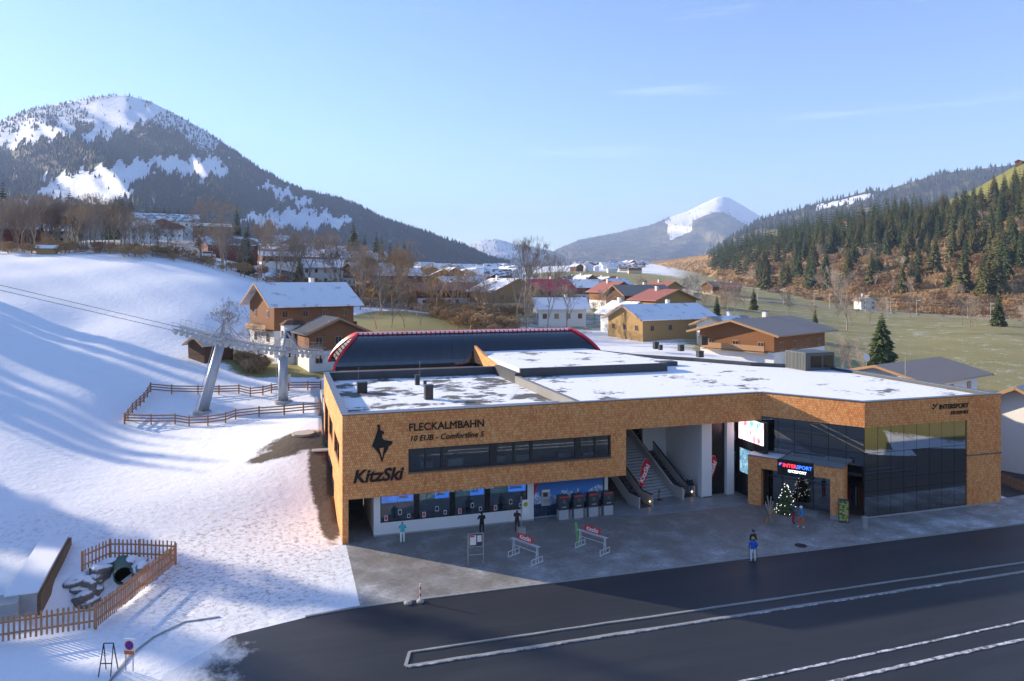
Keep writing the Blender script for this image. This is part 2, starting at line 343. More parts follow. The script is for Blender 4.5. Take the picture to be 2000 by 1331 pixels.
while x < 74:
    y0 = -11.2-.0133*max(x,0)-.0*x if x >= 0 else -11.2-.12*(-x)
    x1 = x+.98; y1 = -11.2-.0133*max(x1,0) if x1 >= 0 else -11.2-.12*(-x1)
    mb.add([(x,y0-.01,-.1),(x1,y1-.01,-.1),(x1,y1+.17,-.1),(x,y0+.17,-.1),(x,y0+.01,.035),(x1,y1+.01,.035),(x1,y1+.17,.035),(x,y0+.17,.035)],
           [(4,5,6,7),(0,1,5,4),(1,2,6,5),(2,3,7,6),(3,0,4,7)]); x += 1.0
struct(mb.build('kerb', KERBM))
# snow-dusted kerb islands in the road: thin raised strips
SNOWM = simple('packed_snow', (.78,.8,.83), .7, var=.08, scale=6, bump=.4)
t = NT('frost_line'); p = t.pos(); t.bsdf(.7, t.mix(t.ramp(t.noise(2.2, p, 6, .75), ((.42,0.0),(.6,1.0))), (.72,.74,.77), (.10,.105,.115)), .3); FROST = t.mat
def strip(pts, w0, h, mat, name):
    mb = MB(); P = [Vector((a,b,0)) for a,b in pts]; L = []
    for i, q in enumerate(P):
        d = (P[min(i+1,len(P)-1)]-P[max(i-1,0)]).normalized(); n_ = Vector((-d.y,d.x,0))*w0*random.uniform(.75,1.2)/2; L.append((q-n_, q+n_))
    vs = []
    for a, b in L: vs += [(a.x,a.y,-.03),(a.x,a.y,h),(b.x,b.y,h),(b.x,b.y,-.03)]
    fs = []
    for i in range(len(L)-1):
        k = 4*i; fs += [(k,k+4,k+5,k+1),(k+1,k+5,k+6,k+2),(k+2,k+6,k+7,k+3)]
    fs += [(0,1,2,3),(4*len(L)-1,4*len(L)-2,4*len(L)-3,4*len(L)-4)]
    mb.add(vs, fs); return struct(mb.build(name, mat))
def gp(px, py): q = at_z(px, py, 0); return (q.x, q.y)
def wob(a, b, n=14, am=.06):
    return [(a[0]+(b[0]-a[0])*i/n+random.uniform(-am,am), a[1]+(b[1]-a[1])*i/n+random.uniform(-am,am)) for i in range(n+1)]
i0, i1, i2, i3 = gp(800,1274), gp(792,1302), gp(2000,1106), gp(2000,1124)
e2 = (i2[0]+14, i2[1]+.3); e3 = (i3[0]+14, i3[1]+.3)
strip(wob(i0, e2, 40, .03), .16, .045, KERBM, 'traffic_island_kerb'); strip(wob(i1, e3, 40, .03), .20, .045, KERBM, 'traffic_island_kerb'); strip([i0, i1], .16, .046, KERBM, 'traffic_island_kerb')
strip(wob((i0[0]+.1,i0[1]), e2, 90, .02), .10, .038, FROST, 'snow_line'); strip(wob((i1[0]+.1,i1[1]-.08), e3, 90, .03), .16, .04, FROST, 'snow_line')
j0, j1, j2, j3 = gp(1320,1331), gp(1470,1331), gp(2000,1218), gp(2000,1252)
strip(wob((j0[0]-4,j0[1]-1.2), (j2[0]+14,j2[1]+.6), 90, .03), .15, .02, FROST, 'snow_line'); strip(wob((j1[0]-4,j1[1]-1.4), (j3[0]+14,j3[1]+.5), 90, .03), .22, .022, FROST, 'snow_line')
# asphalt field edge on the snow at the left
kp = [gp(430,1205), gp(360,1215), gp(300,1245), gp(255,1280), gp(215,1331)]
strip(kp, .12, .03, KERBM, 'snowed_kerb')
# ---------------------------------------------------------------- materials of the station
SH_U = mat_shingle('shingle_front', (1,0)); SH_V = mat_shingle('shingle_side', (0,1)); DG = Vector((5,-7)).normalized(); SH_D = mat_shingle('shingle_angled', (DG.x, DG.y))
ANTH = simple('anthracite_metal', (.035,.038,.042), .4, .5, .3, var=.15)
COPING = simple('zinc_coping', (.16,.175,.19), .35, .5, .6, var=.15)
PARA = simple('parapet_cladding', (.055,.06,.068), .5, .4, .2, var=.3, scale=1.2)
WHITE = simple('white_render', (.74,.74,.74), .8, var=.04)
BLACKP = simple('black_panel', (.012,.013,.015), .25, .5, var=.2)
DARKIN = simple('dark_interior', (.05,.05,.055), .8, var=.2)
GREYF = simple('grey_floor', (.2,.205,.21), .6, var=.15)
GLASS = mat_glass('window_glass', (.78,.83,.86), .08)
SHOPG = mat_glass('shop_glass', (.30,.33,.35), .22, .012)
STATG = NT('station_glass'); _b = STATG.bsdf(.06, (.012,.022,.035), .9); STATG = STATG.mat
REDM = simple('red_metal', (.62,.018,.035), .35, .5, var=.08)
GALV = simple('galvanised_steel', (.42,.44,.46), .42, .5, .75, var=.2, scale=5)
GALVP = simple('grey_tube_paint', (.38,.41,.44), .4, .5, .35, var=.1)
SNR = mat_snow_roof('roof_snow_thin', .53); SNR2 = mat_snow_roof('roof_snow', .60)
LETTER = simple('letter_black', (.012,.012,.014), .4, .4, var=0)
LWHITE = simple('letter_white', (.8,.8,.8), .5, var=0)

def text_mesh(body, size, extrude, bold=0.0, shear=0.0, align='LEFT', bevel=0.0):
    cu = bpy.data.curves.new('t', 'FONT'); cu.body = body; cu.size = size; cu.extrude = extrude; cu.offset = bold; cu.shear = shear; cu.align_x = align; cu.resolution_u = 3; cu.bevel_depth = bevel; cu.bevel_resolution = 0
    ob = bpy.data.objects.new('t', cu); COL.objects.link(ob); dg = bpy.context.evaluated_depsgraph_get()
    me = bpy.data.meshes.new_from_object(ob.evaluated_get(dg)); bpy.data.objects.remove(ob); bpy.data.curves.remove(cu); return me
def lettering(name, body, size, loc, mat, parent, width=None, rot=(PI/2,0,0), ext=.03, bold=.0, shear=0.0, align='LEFT', label=None, bevel=0.0):
    me = text_mesh(body, size, ext, bold, shear, align, bevel); me.name = name; me.materials.clear(); me.materials.append(mat)
    for pl in me.polygons: pl.material_index = 0
    o = bpy.data.objects.new(name, me); COL.objects.link(o); o.rotation_euler = rot; o.location = loc
    if width:
        xs = [v.co.x for v in me.vertices]; k = width/(max(xs)-min(xs)); o.scale = (k,1,1) if False else (k, k, 1)
    if parent is not None: o.parent = parent
    if label: o['label'] = label
    return o

# ---------------------------------------------------------------- the lift station building
ST = thing('station_building', 'large flat-roofed lift station clad in orange wooden shingles with snow on its roof', 'building')
ZT = 9.7
def part(mb, name, mat, label=None, smooth=False):
    if mat in (SH_U, SH_V, SH_D):
        o = mb.build(name, [SH_U, SH_V, SH_D], ST)
        for pl in o.data.polygons:
            n_ = pl.normal; pl.material_index = 2 if (mat is SH_D and abs(n_.x*DG.x+n_.y*DG.y) < .5) else (1 if abs(n_.x) > abs(n_.y) else 0)
    else: o = mb.build(name, mat, ST, smooth)
    if label: o['label'] = label
    return o
# left wing front: wall with a strip window opening  u 4.55..21.9, z 4.98..6.75
WU0, WU1, WZ0, WZ1 = 5.0, 22.15, 4.98, 6.82
mb = MB(); TH_ = .45
for a in [(0,WU0,3.3,ZT),(WU1,23.55,3.3,ZT),(WU0,WU1,3.3,WZ0),(WU0,WU1,WZ1,ZT)]: mb.box(a[0],a[1],0,TH_,a[2],a[3])
part(mb, 'front_wall', SH_U)
mb = MB(); mb.box(23.55,37.05,.002,TH_,7.2,ZT); part(mb, 'front_band', SH_U)
mb = MB(); mb.box(23.13,23.548,TH_,6.0,3.3,7.25); part(mb, 'wing_end_wall', SH_V)
# left side wall (u=0 plane) with window openings and the tapering foot on the earth slope
mb = MB(); T2 = .45
def side(v0,v1,z0,z1): mb.box(.0+.001,T2,v0,v1,z0,z1)
side(TH_,3.2,3.3,ZT); side(3.2,9.5,3.3,4.9); side(3.2,9.5,6.8,ZT); side(9.5,11.5,2.2,ZT); side(11.5,17,3.0,4.9); side(11.5,17,6.9,ZT); side(17,18.2,2.6,ZT); side(18.2,24.8,6.9,ZT); side(24.8,26.5,2.6,ZT)
mb.add([(0.001,0.0,0),(T2,0.0,0),(T2,.45,0),(0.001,.45,0),(0.001,0.0,3.3),(T2,0.0,3.3),(T2,.45,3.3),(0.001,.45,3.3)],[(0,1,5,4),(1,2,6,5),(2,3,7,6),(3,0,4,7)])
mb.add([(.001,.45,0),(.001,9.5,0),(.001,9.5,3.3),(.001,.45,3.3),(.35,.45,0),(.35,9.5,0),(.35,9.5,3.3),(.35,.45,3.3)],[(3,2,1,0),(4,5,6,7),(0,1,5,4),(2,3,7,6)])
part(mb, 'side_wall', SH_V)
mb = MB()
for v0,v1,z0,z1 in [(3.2,9.5,4.9,6.8),(11.5,17,4.9,6.9),(18.2,24.8,3.2,6.9)]:
    g = MB(); g.box(.16,.2,v0+.07,v1-.07,z0+.07,z1-.07); w_ = part(g, 'side_window', GLASS)
    f = MB(); 
    for s in [(v0,v0+.08,z0,z1),(v1-.08,v1,z0,z1),(v0+.08,v1-.08,z0,z0+.08),(v0+.08,v1-.08,z1-.08,z1),((v0+v1)/2-.05,(v0+v1)/2+.05,z0+.08,z1-.08)]: f.box(.1,.26,*s)
    o = f.build('frame', ANTH, w_)
# interior of the upper storey behind the strip windows
mb = MB(); mb.box(.5,23,5.2,5.3,4.0,9.0); mb.box(.46,23.1,.46,5.2,3.9,4.0); part(mb, 'upper_room', simple('room_grey', (.5,.51,.52), .8, var=.2))
for x,z,s in [(6.3,4.0,.9),(8.5,4.0,1.2),(12.3,4.0,1.0),(14.2,4.0,1.3),(18.0,4.0,1.1),(20.3,4.0,.9)]:
    mb = MB(); mb.box(x,x+s,1.6,2.4,z,z+random.uniform(.9,1.5)); part(mb, 'office_cabinet', simple('office_white', (.6,.6,.58), .6, var=.3))
# strip window: dark frame, sill, mullions, panes
mb = MB(); fw = .14
mb.box(WU0,WU1,.06,.3,WZ0,WZ0+.16); mb.box(WU0,WU1,.06,.3,WZ1-.1,WZ1); mb.box(WU0,WU0+.12,.06,.3,WZ0+.16,WZ1-.1); mb.box(WU1-.12,WU1,.06,.3,WZ0+.16,WZ1-.1)
part(mb, 'strip_window_frame', ANTH)
mb = MB(); mb.box(WU0-.05,WU1+.05,-.09,.058,WZ0-.06,WZ0-.005); part(mb, 'window_sill', COPING)
cuts = [5.12,6.25,7.55,7.75,11.55,12.15,13.5,13.65,14.95,15.2,18.9,19.45,20.65,20.8,22.03]
mull = [(6.25,6.40),(7.55,7.75),(11.55,12.15),(13.5,13.65),(14.95,15.2),(18.9,19.45),(20.65,20.8)]
for a,b_ in mull:
    m = MB(); m.box(a,b_,.07,.28,WZ0+.16,WZ1-.1); part(m, 'mullion', ANTH)
edges = [5.12]+[x for ab in mull for x in ab]+[22.03]
for a,b_ in zip(edges[::2], edges[1::2]):
    m = MB(); m.box(a,b_,.17,.19,WZ0+.16,WZ1-.1); part(m, 'window_pane', GLASS)
# corner post and ground floor: ticket hall
mb = MB(); mb.box(.36,.52,.36,.52,0,3.29); part(mb, 'corner_post', ANTH)
TV = .85
mb = MB(); mb.box(2.45,15.55,TV,TV+.3,.12,1.02); mb.box(2.45,2.95,TV,TV+.3,1.02,3.28); mb.box(15.0,15.55,TV,TV+.3,1.02,3.28); mb.box(2.95,15.0,TV,TV+.3,3.08,3.28); mb.box(2.45,2.75,TV+.3,14,.12,3.28)
part(mb, 'ticket_hall_wall', WHITE)
mb = MB(); mb.box(2.43,15.57,TV-.02,14,0,.12); part(mb, 'plinth', CONC)
TW = [(2.95,5.65),(5.95,8.55),(8.85,11.45),(11.75,15.0)]
for i,(a,b_) in enumerate(TW):
    m = MB(); m.box(a+.05,b_-.05,TV+.1,TV+.12,1.1,3.05); wn = part(m, 'ticket_window', GLASS)
    f = MB(); f.box(a,a+.06,TV+.02,TV+.2,1.02,3.08); f.box(b_-.06,b_,TV+.02,TV+.2,1.02,3.08); f.box(a+.06,b_-.06,TV+.02,TV+.2,1.02,1.1); f.box(a+.06,b_-.06,TV+.02,TV+.2,3.03,3.08); f.build('frame', BLACKP, wn)
for a,b_ in [(5.65,5.95),(8.55,8.85),(11.45,11.75)]:
    m = MB(); m.box(a,b_,TV+.01,TV+.25,1.02,3.08); part(m, 'window_pier', BLACKP)
# inside the ticket hall: desk, back wall, screens above, price cards and forms in the windows
mb = MB(); mb.box(2.8,15.5,4.4,4.5,.12,3.2); mb.box(2.8,15.5,TV+.3,4.4,.1,.14); part(mb, 'ticket_room', simple('ticket_room_grey', (.48,.49,.51), .8, var=.3, scale=1))
mb = MB(); mb.box(3.0,15.0,1.7,2.2,.14,1.15); part(mb, 'ticket_desk', simple('desk_dark', (.1,.1,.11), .6))
BLUE = simple('screen_blue', (.02,.09,.42), .4, var=.1, emit=(.03,.12,.5), es=.5); DKSCR = simple('screen_dark', (.03,.06,.07), .4, var=.1, emit=(.03,.07,.09), es=.3)
CARD = simple('card_white', (.75,.75,.75), .6, var=.05); REDC = simple('card_red', (.6,.06,.05), .6, var=.2)
k = 0
for (a,b_) in TW:
    n_ = 2; wd = (b_-a-.2)/2
    for j in range(2):
        m = MB(); x0 = a+.1+j*wd; m.box(x0+.02,x0+wd-.02,TV+.17,TV+.2,2.48,3.0); s_ = part(m, 'info_screen', BLUE if (j == 1 or k == 0) else DKSCR)
        tm = MB()
        for q in range(4 if j == 0 else 2): tm.box(x0+.12,x0+.12+random.uniform(.4,.9)*(wd-.3),TV+.16,TV+.169,2.9-q*.11-(.06 if j else 0),2.93-q*.11-(.0 if j else 0))
        tm.build('screen_text', LWHITE, s_)
    k += 1
    for (fx,z,w_,h_,mt) in [(.12,1.12,.26,.42,REDC),(.52,1.5,.26,.4,CARD),(.78,1.2,.24,.32,CARD)]:
        m = MB(); x0 = a+fx*(b_-a); m.box(x0,x0+w_,TV+.06,TV+.08,z,z+h_); cd = part(m, 'counter_card', CARD)
        m = MB(); m.box(x0+.04,x0+w_-.04,TV+.05,TV+.059,z+.05,z+h_-.05); m.build('print', mt if mt is REDC else BLACKP, cd)
lettering('fascia_lettering', 'TICKET SERVICE', .5, (6.9,TV-.03,2.98), LWHITE, ST, 5.2, ext=.02, bold=.012)
# passage floor, passage back
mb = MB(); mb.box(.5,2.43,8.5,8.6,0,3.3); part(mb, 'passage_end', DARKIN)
# soffit under the wing and the ceilings of the recessed entrance
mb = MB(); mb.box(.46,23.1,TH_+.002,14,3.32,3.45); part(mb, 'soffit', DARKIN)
# mural wall with the mountain picture
t = NT('mural_print'); p = t.pos(); sp = t.n('ShaderNodeSeparateXYZ'); t.l(p, sp.inputs[0])
hgt = t.math('ADD', t.math('MULTIPLY', t.noise(.8, p, 7, .62, (1,1,.3)), 3.6), .15)
d_ = t.math('SUBTRACT', sp.outputs[2], hgt); skyc = t.ramp(t.math('MULTIPLY', sp.outputs[2], .3), ((.3,(.12,.35,.75)),(1.0,(.015,.10,.42))))
mt_ = t.ramp(t.noise(3.2, p, 7, .7, (1,1,.6)), ((.38,(.03,.07,.2)),(.5,(.25,.36,.6)),(.62,(.75,.8,.88))))
forest = t.ramp(t.noise(9, p, 4, .7, (1,1,.3)), ((.4,(.01,.025,.06)),(.65,(.05,.09,.16))))
low = t.math('MULTIPLY', t.math('SUBTRACT', t.math('ADD', .75, t.math('MULTIPLY', t.noise(1.2, p, 4), .8)), sp.outputs[2]), 8.0, True)
c = t.mix(t.math('MULTIPLY', d_, 12.0, True), mt_, skyc); c = t.mix(low, c, forest)
t.bsdf(.35, c, .4); MURAL = t.mat
mb = MB(); mb.box(15.56,22.0,1.35,1.6,.1,3.3); part(mb, 'mural_wall', MURAL)
mb = MB(); mb.add([(15.6,1.338,3.3),(16.35,1.338,3.3),(15.95,1.338,2.5),(15.75,1.338,1.8),(15.6,1.338,1.0)],[(0,4,3,2,1)]); part(mb, 'mural_swoosh', REDM)
mb = MB(); mb.box(15.56,22.0,1.33,1.6,0,.1); part(mb, 'mural_base', CONC)
# recessed entrance hall: grey tiles floor, white walls, columns, black door and screen wall
FLT = NT('entrance_tiles'); p = FLT.pos(); br = FLT.n('ShaderNodeTexBrick'); FLT.l(p, br.inputs['Vector'])
for k_, v in (('Scale',1.0),('Mortar Size',.012),('Brick Width',1.2),('Row Height',.6)): br.inputs[k_].default_value = v
br.inputs['Color1'].default_value = (.19,.22,.24,1); br.inputs['Color2'].default_value = (.26,.29,.31,1); br.inputs['Mortar'].default_value = (.12,.13,.14,1)
FLT.bsdf(.45, br.outputs[0], .4); FLT = FLT.mat
mb = MB(); mb.prism([(22.0,.2),(25,-.9),(36.4,-.9),(36.4,16),(22.0,16)], -.1, .006); part(mb, 'entrance_floor', FLT)
for a_ in [(29.8,32.39,9.0,9.3,0,7.25),(32.4,32.7,3.01,9.3,0,7.25),(22.61,29.79,15.6,15.9,0,7.25),(22.3,22.6,1.61,15.6,0,7.2)]:
    mb = MB(); mb.box(*a_); part(mb, 'hall_wall', WHITE)
mb = MB(); mb.box(32.3,33.35,2.3,3.0,.0,7.25); part(mb, 'column', WHITE)
mb = MB(); mb.box(35.0,35.75,2.35,2.9,.0,7.25); part(mb, 'column', WHITE)
mb = MB(); mb.box(33.36,34.99,2.75,2.85,.05,7.2); part(mb, 'black_door', BLACKP)
mb = MB(); mb.box(22.3,37,.46,16,7.26,7.4); part(mb, 'entrance_ceiling', WHITE)
mb = MB(); mb.box(28.6,30.1,4.4,6.0,7.1,7.258); part(mb, 'ceiling_hatch', BLACKP)
mb = MB(); mb.box(36.45,36.9,-1.15,3.2,0,7.2); part(mb, 'screen_wall', BLACKP)
t = NT('led_picture'); p = t.pos(); n1 = t.noise(1.6, p, 3, .5, (1,1,.5)); c = t.ramp(n1, ((.3,(.35,.04,.08)),(.45,(.95,.45,.5)),(.55,(1,.8,.82)),(.66,(.1,.45,.65)),(.8,(.12,.02,.05))))
b = t.bsdf(.5, (0,0,0), .2); t.l(c, b.inputs['Emission Color']); b.inputs['Emission Strength'].default_value = .75; LED = t.mat
mb = MB(); mb.box(36.36,36.44,-1.1,2.5,5.15,7.15); part(mb, 'led_screen', LED)
t = NT('piste_map'); p = t.pos(); c = t.ramp(t.noise(2.2, p, 6, .7), ((.35,(.05,.16,.25)),(.5,(.2,.42,.55)),(.62,(.55,.75,.85)),(.7,(.08,.2,.3)))); b = t.bsdf(.4, c, .4); t.l(c, b.inputs['Emission Color']); b.inputs['Emission Strength'].default_value = .25
mb = MB(); mb.box(36.38,36.44,.1,2.4,2.0,4.4); pm = part(mb, 'piste_map_board', BLACKP); m = MB(); m.box(36.35,36.379,.18,2.32,2.1,4.3); m.build('map_print', t.mat, pm); m = MB(); m.box(36.335,36.349,.3,.8,4.05,4.22); m.build('map_badge', REDC, pm)
mb = MB(); mb.box(36.38,36.44,-.95,-.15,2.0,4.2); part(mb, 'dark_display', simple('display_teal', (.03,.07,.09), .2, .5))
# angled shop front and shop block
A0, A1 = Vector((37.0,-.0)), Vector((42.0,-7.0)); AL = (A1-A0).length; AX = math.atan2(A1.y-A0.y, A1.x-A0.x)
MX = Matrix.Translation((A0.x,A0.y,0)) @ Matrix.Rotation(AX, 4, 'Z')           # local x along the angled front, -y outwards
def amb(): m = MB(); m.xf = MX; return m
mb = amb(); mb.box(0.02,AL,0,.5,7.6,ZT); part(mb, 'angled_band', SH_D)
mb = MB(); mb.box(42.0,57.0,-7.0,-6.5,7.6,ZT); mb.box(53.1,57.0,-7.0,-6.5,.1,4.42); mb.box(53.1,57.0,-7.0,-6.5,4.52,7.6); mb.box(56.5,57.0,-6.5,14,.1,9.3); part(mb, 'shop_wall', SH_U)
mb = MB(); mb.box(56.5,56.99,-6.5,13.6,9.3,ZT); part(mb, 'side_parapet', PARA)
mb = MB(); mb.box(53.1,57.03,-7.06,-6.5,4.42,4.52); part(mb, 'drip_rail', COPING)
mb = MB(); mb.box(42.3,57.0,-6.98,-6.4,-.05,.1); part(mb, 'shop_plinth', CONC)
np_ = 8
for r_,(z0,z1) in enumerate([(.12,2.2),(2.2,3.15),(3.15,5.4),(5.4,7.6)]):
    for i in range(np_):
        a = 42.05+i*(11.05/np_); m = MB(); m.box(a+.02,a+11.05/np_-.02,-6.9,-6.87,z0+.02,z1-.02); part(m, 'shop_pane', SHOPG)
mb = MB()
for i in range(np_+1): a = 42.05+i*(11.05/np_); mb.box(a-.02,a+.02,-6.88,-6.7,.1,7.6)
for z in (.12,2.2,3.15,5.4,7.58): mb.box(42.05,53.1,-6.875,-6.7,z-.02,z+.02)
part(mb, 'glazing_bars', BLACKP)
nq = 6
for r_,(z0,z1) in enumerate([(4.3,5.4),(5.4,6.5),(6.5,7.6)]):
    for i in range(nq):
        a = .05+i*(AL-.1)/nq; m = amb(); m.box(a+.02,a+(AL-.1)/nq-.02,.1,.13,z0+.02,z1-.02); part(m, 'shop_pane', SHOPG)
mb = amb()
for i in range(nq+1): a = .05+i*(AL-.1)/nq; mb.box(a-.02,a+.02,.125,.3,4.3,7.6)
for z in (4.32,5.4,6.5,7.58): mb.box(.05,AL-.05,.13,.3,z-.02,z+.02)
part(mb, 'glazing_bars', BLACKP)
# shop interior
mb = MB(); mb.prism([(37.4,-.0),(42.3,-6.6),(56.4,-6.4),(56.4,8),(37.4,8)], .0, .02); part(mb, 'shop_floor', simple('shop_floor_wood', (.2,.14,.09), .5))
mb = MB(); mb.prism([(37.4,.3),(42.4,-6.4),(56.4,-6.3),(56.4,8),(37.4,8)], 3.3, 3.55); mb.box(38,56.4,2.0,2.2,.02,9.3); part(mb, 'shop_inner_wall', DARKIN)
t = NT('skier_poster'); p = t.pos(); c = t.ramp(t.noise(.9, p, 3), ((.35,(.6,.68,.72)),(.5,(.75,.78,.75)),(.56,(.07,.1,.12)),(.7,(.5,.6,.65)))); t.bsdf(.5, c)
mb = MB(); mb.box(49.2,51.9,-5.6,-5.55,.3,2.9); part(mb, 'shop_poster', t.mat)
for i in range(16):
    m = MB(); x = 43+i*.32; m.box(x,x+.1,-4.2,-4.1,.1,1.75+random.uniform(-.1,.1)); part(m, 'display_ski', simple('ski_%d'%(i%4), [(.5,.05,.04),(.05,.1,.3),(.5,.45,.4),(.4,.2,.04)][i%4], .4))
# portal of the shop entrance (in the angled frame; front face at y=-1.75)
PY = -1.75
mb = amb(); mb.box(-.6,.55,PY,.05,.0,4.3); mb.box(6.3,7.25,PY,.05,.35,4.3); mb.box(.55,2.0,PY,.05,3.3,4.3); mb.box(5.0,6.3,PY,.05,3.3,4.3); mb.box(2.0,5.0,PY+.25,.05,3.3,4.28); part(mb, 'portal', SH_D)
mb = amb(); mb.box(6.3,7.23,PY+.03,.03,-.05,.35); part(mb, 'portal_foot', CONC)
mb = amb(); mb.box(-.63,7.28,PY-.03,.08,4.3,4.36); part(mb, 'portal_coping', COPING)
mb = amb(); mb.box(-.6,2.1,PY,.04,4.362,4.42); part(mb, 'portal_snow', SNOWM)
mb = amb(); mb.box(2.0,5.0,PY-.05,PY+.249,3.05,4.4); bd = part(mb, 'sign_board', BLACKP)
mb = amb(); mb.box(.55,6.3,-.1,-.05,.05,3.3); part(mb, 'portal_back', SHOPG)
mb = amb()
for x in (.6,1.9,3.2,4.5,6.2): mb.box(x,x+.07,-.16,-.1,.05,3.3)
mb.box(.6,6.27,-.16,-.1,2.35,2.43); part(mb, 'door_frames', ANTH)
mb = amb(); mb.add([(2.0,-.2,.03),(5.0,-.2,.03),(5.3,-2.2,.012),(2.2,-2.2,.012)],[(0,3,2,1)]); part(mb, 'entrance_ramp', CONC)
SR = simple('sign_red', (.7,.02,.04), .4, var=0, emit=(.9,.03,.06), es=.9); SB = simple('sign_blue', (.02,.08,.7), .4, var=0, emit=(.03,.13,.95), es=.9); SW = simple('sign_white', (.8,.8,.8), .4, var=0, emit=(1,1,1), es=.7)
def on_angle(x, y, z): return tuple(MX @ Vector((x,y,z)))
rA = (PI/2,0,AX)
lettering('sign_lettering', 'INTER', .44, on_angle(2.45,PY-.06,3.78), SR, bd, 1.15, rA, .015, .008)
lettering('sign_lettering', 'SPORT', .44, on_angle(3.62,PY-.06,3.78), SB, bd, 1.25, rA, .015, .008)
lettering('sign_lettering', 'KITZSPORT', .3, on_angle(2.9,PY-.06,3.38), SW, bd, 1.5, rA, .015, .006)
mb = amb(); mb.add([(2.12,PY-.06,4.02),(2.2,PY-.06,4.1),(2.28,PY-.06,4.02),(2.2,PY-.06,3.95)],[(3,2,1,0)]); mb.build('sign_emblem', SR, bd)
mb = amb(); mb.add([(2.1,PY-.06,3.95),(2.2,PY-.06,3.92),(2.42,PY-.06,4.12),(2.3,PY-.06,4.08),(2.22,PY-.06,3.86),(2.15,PY-.06,3.85)],[(0,5,4,1),(1,4,3,2)]); mb.build('sign_emblem', SB, bd)
# facade lettering
lettering('facade_lettering', 'FLECKALMBAHN', .92, (5.0,-.03,8.22), LETTER, ST, 6.0, ext=.02, bevel=.016)
lettering('facade_lettering', '10 EUB - Comfortline S', .6, (5.05,-.03,7.42), LETTER, ST, 5.9, ext=.02, bevel=.008, shear=.22)
lettering('facade_lettering', 'KitzSki', 1.15, (.75,-.04,4.55), LETTER, ST, 3.85, ext=.04, bold=.032, shear=.25)
lettering('facade_lettering', 'INTERSPORT', .62, (49.9,-7.03,8.72), LETTER, ST, 3.3, ext=.03, bold=.016)
lettering('facade_lettering', 'KITZSPORT', .42, (51.2,-7.03,8.2), LETTER, ST, 2.0, ext=.03, bold=.012)
mb = MB(); mb.add([(49.15,-7.03,9.1),(49.3,-7.03,9.25),(49.42,-7.03,9.1),(49.3,-7.03,8.98)],[(3,2,1,0)]); mb.add([(49.1,-7.03,8.92),(49.28,-7.03,8.85),(49.8,-7.03,9.25),(49.5,-7.03,9.15),(49.32,-7.03,8.72),(49.2,-7.03,8.7)],[(0,5,4,1),(1,4,3,2)]); part(mb, 'facade_emblem', LETTER)
# standing chamois emblem, traced as a solid plate
g = [(461,430),(470,431),(474,440),(472,452),(478,468),(497,476),(500,490),(486,494),(487,520),(500,531),(556,541),(548,560),(530,570),(524,590),(503,622),(488,673),(484,673),(468,625),(450,600),(437,585),(421,572),(447,500),(456,470),(459,445),(452,440)]
def gz(p_): q = at_v(600+p_[0]/3.3275, 700+p_[1]/3.3275, 0); return (q.x, q.z)
hole = [(469,584),(497,580),(486,645)]
pts = [gz(q) for q in g]
mb = MB(); n_ = len(pts); mb.v = [(x,-.07,z) for x,z in pts]+[(x,-.005,z) for x,z in pts]
mb.f = [tuple(range(n_))]+[((i+1)%n_,i,n_+i,n_+(i+1)%n_) for i in range(n_)]; mb.m = [0]*len(mb.f); em = part(mb, 'facade_emblem', LETTER, 'black standing chamois emblem')
hp = [gz(q) for q in hole]; mb = MB(); mb.add([(x,-.075,z) for x,z in hp],[(0,2,1)]); mb.build('emblem_gap', SH_U, em)
# ---------------------------------------------------------------- roofs
mb = MB(); mb.box(.45,19.4,.45,26.1,8.3,8.8); part(mb, 'low_roof', SNR, 'sunken left roof with patchy snow on gravel')
mb = MB(); mb.prism([(19.85,.45),(36.9,.45),(41.9,-6.5),(56.5,-6.5),(56.5,13.5),(50,19.5),(46,26),(40,34),(34,48),(26,48),(19.85,18.2)], 8.9, 9.42); part(mb, 'main_roof', SNR2)
mb = MB(); mb.prism([(20.2,18.6),(37.5,18.6),(37.5,21),(39,24),(34,48.5),(22,48.5),(20.2,38)], 9.3, 10.25); part(mb, 'upper_roof', SNR2)
mb = MB(); mb.box(20.0,37.7,18.2,18.598,9.3,10.36); mb.box(37.5,37.9,18.6,21,9.3,10.36); part(mb, 'upper_parapet', PARA)
mb = MB(); mb.prism([(38.2,22.5),(41.5,22.5),(41.5,24.0),(39.4,24.0)], 9.3, 9.95); part(mb, 'roof_upstand', PARA)
mb = MB(); mb.box(19.4,19.85,.45,18.2,8.5,9.62); part(mb, 'roof_step', simple('step_cladding', (.2,.2,.195), .6, var=.2))
mb = MB(); mb.box(.45,20.0,26.1,26.5,8.3,9.66); mb.box(19.4,20.0,18.2,26.1,8.5,9.9); part(mb, 'back_parapet', PARA)
cop = MB(); cop.box(-.06,.52,-.06,26.56,ZT,ZT+.05); cop.box(.52,37.0,-.06,.5,ZT,ZT+.05); cop.box(.52,20.0,26.04,26.56,9.66,ZT+.04)
cop.box(42.0,57.06,-7.06,-6.45,ZT,ZT+.05); cop.box(56.45,57.06,-6.45,13.6,ZT,ZT+.05); cop.xf = MX; cop.box(-.15,AL+.05,-.06,.52,ZT+.002,ZT+.052); cop.xf = None
part(cop, 'coping', COPING)
mb = MB()
for i in range(20): mb.box(-.07,.53,.9+i*1.28,.93+i*1.28,ZT+.03,ZT+.056)
part(mb, 'coping_seams', ANTH)
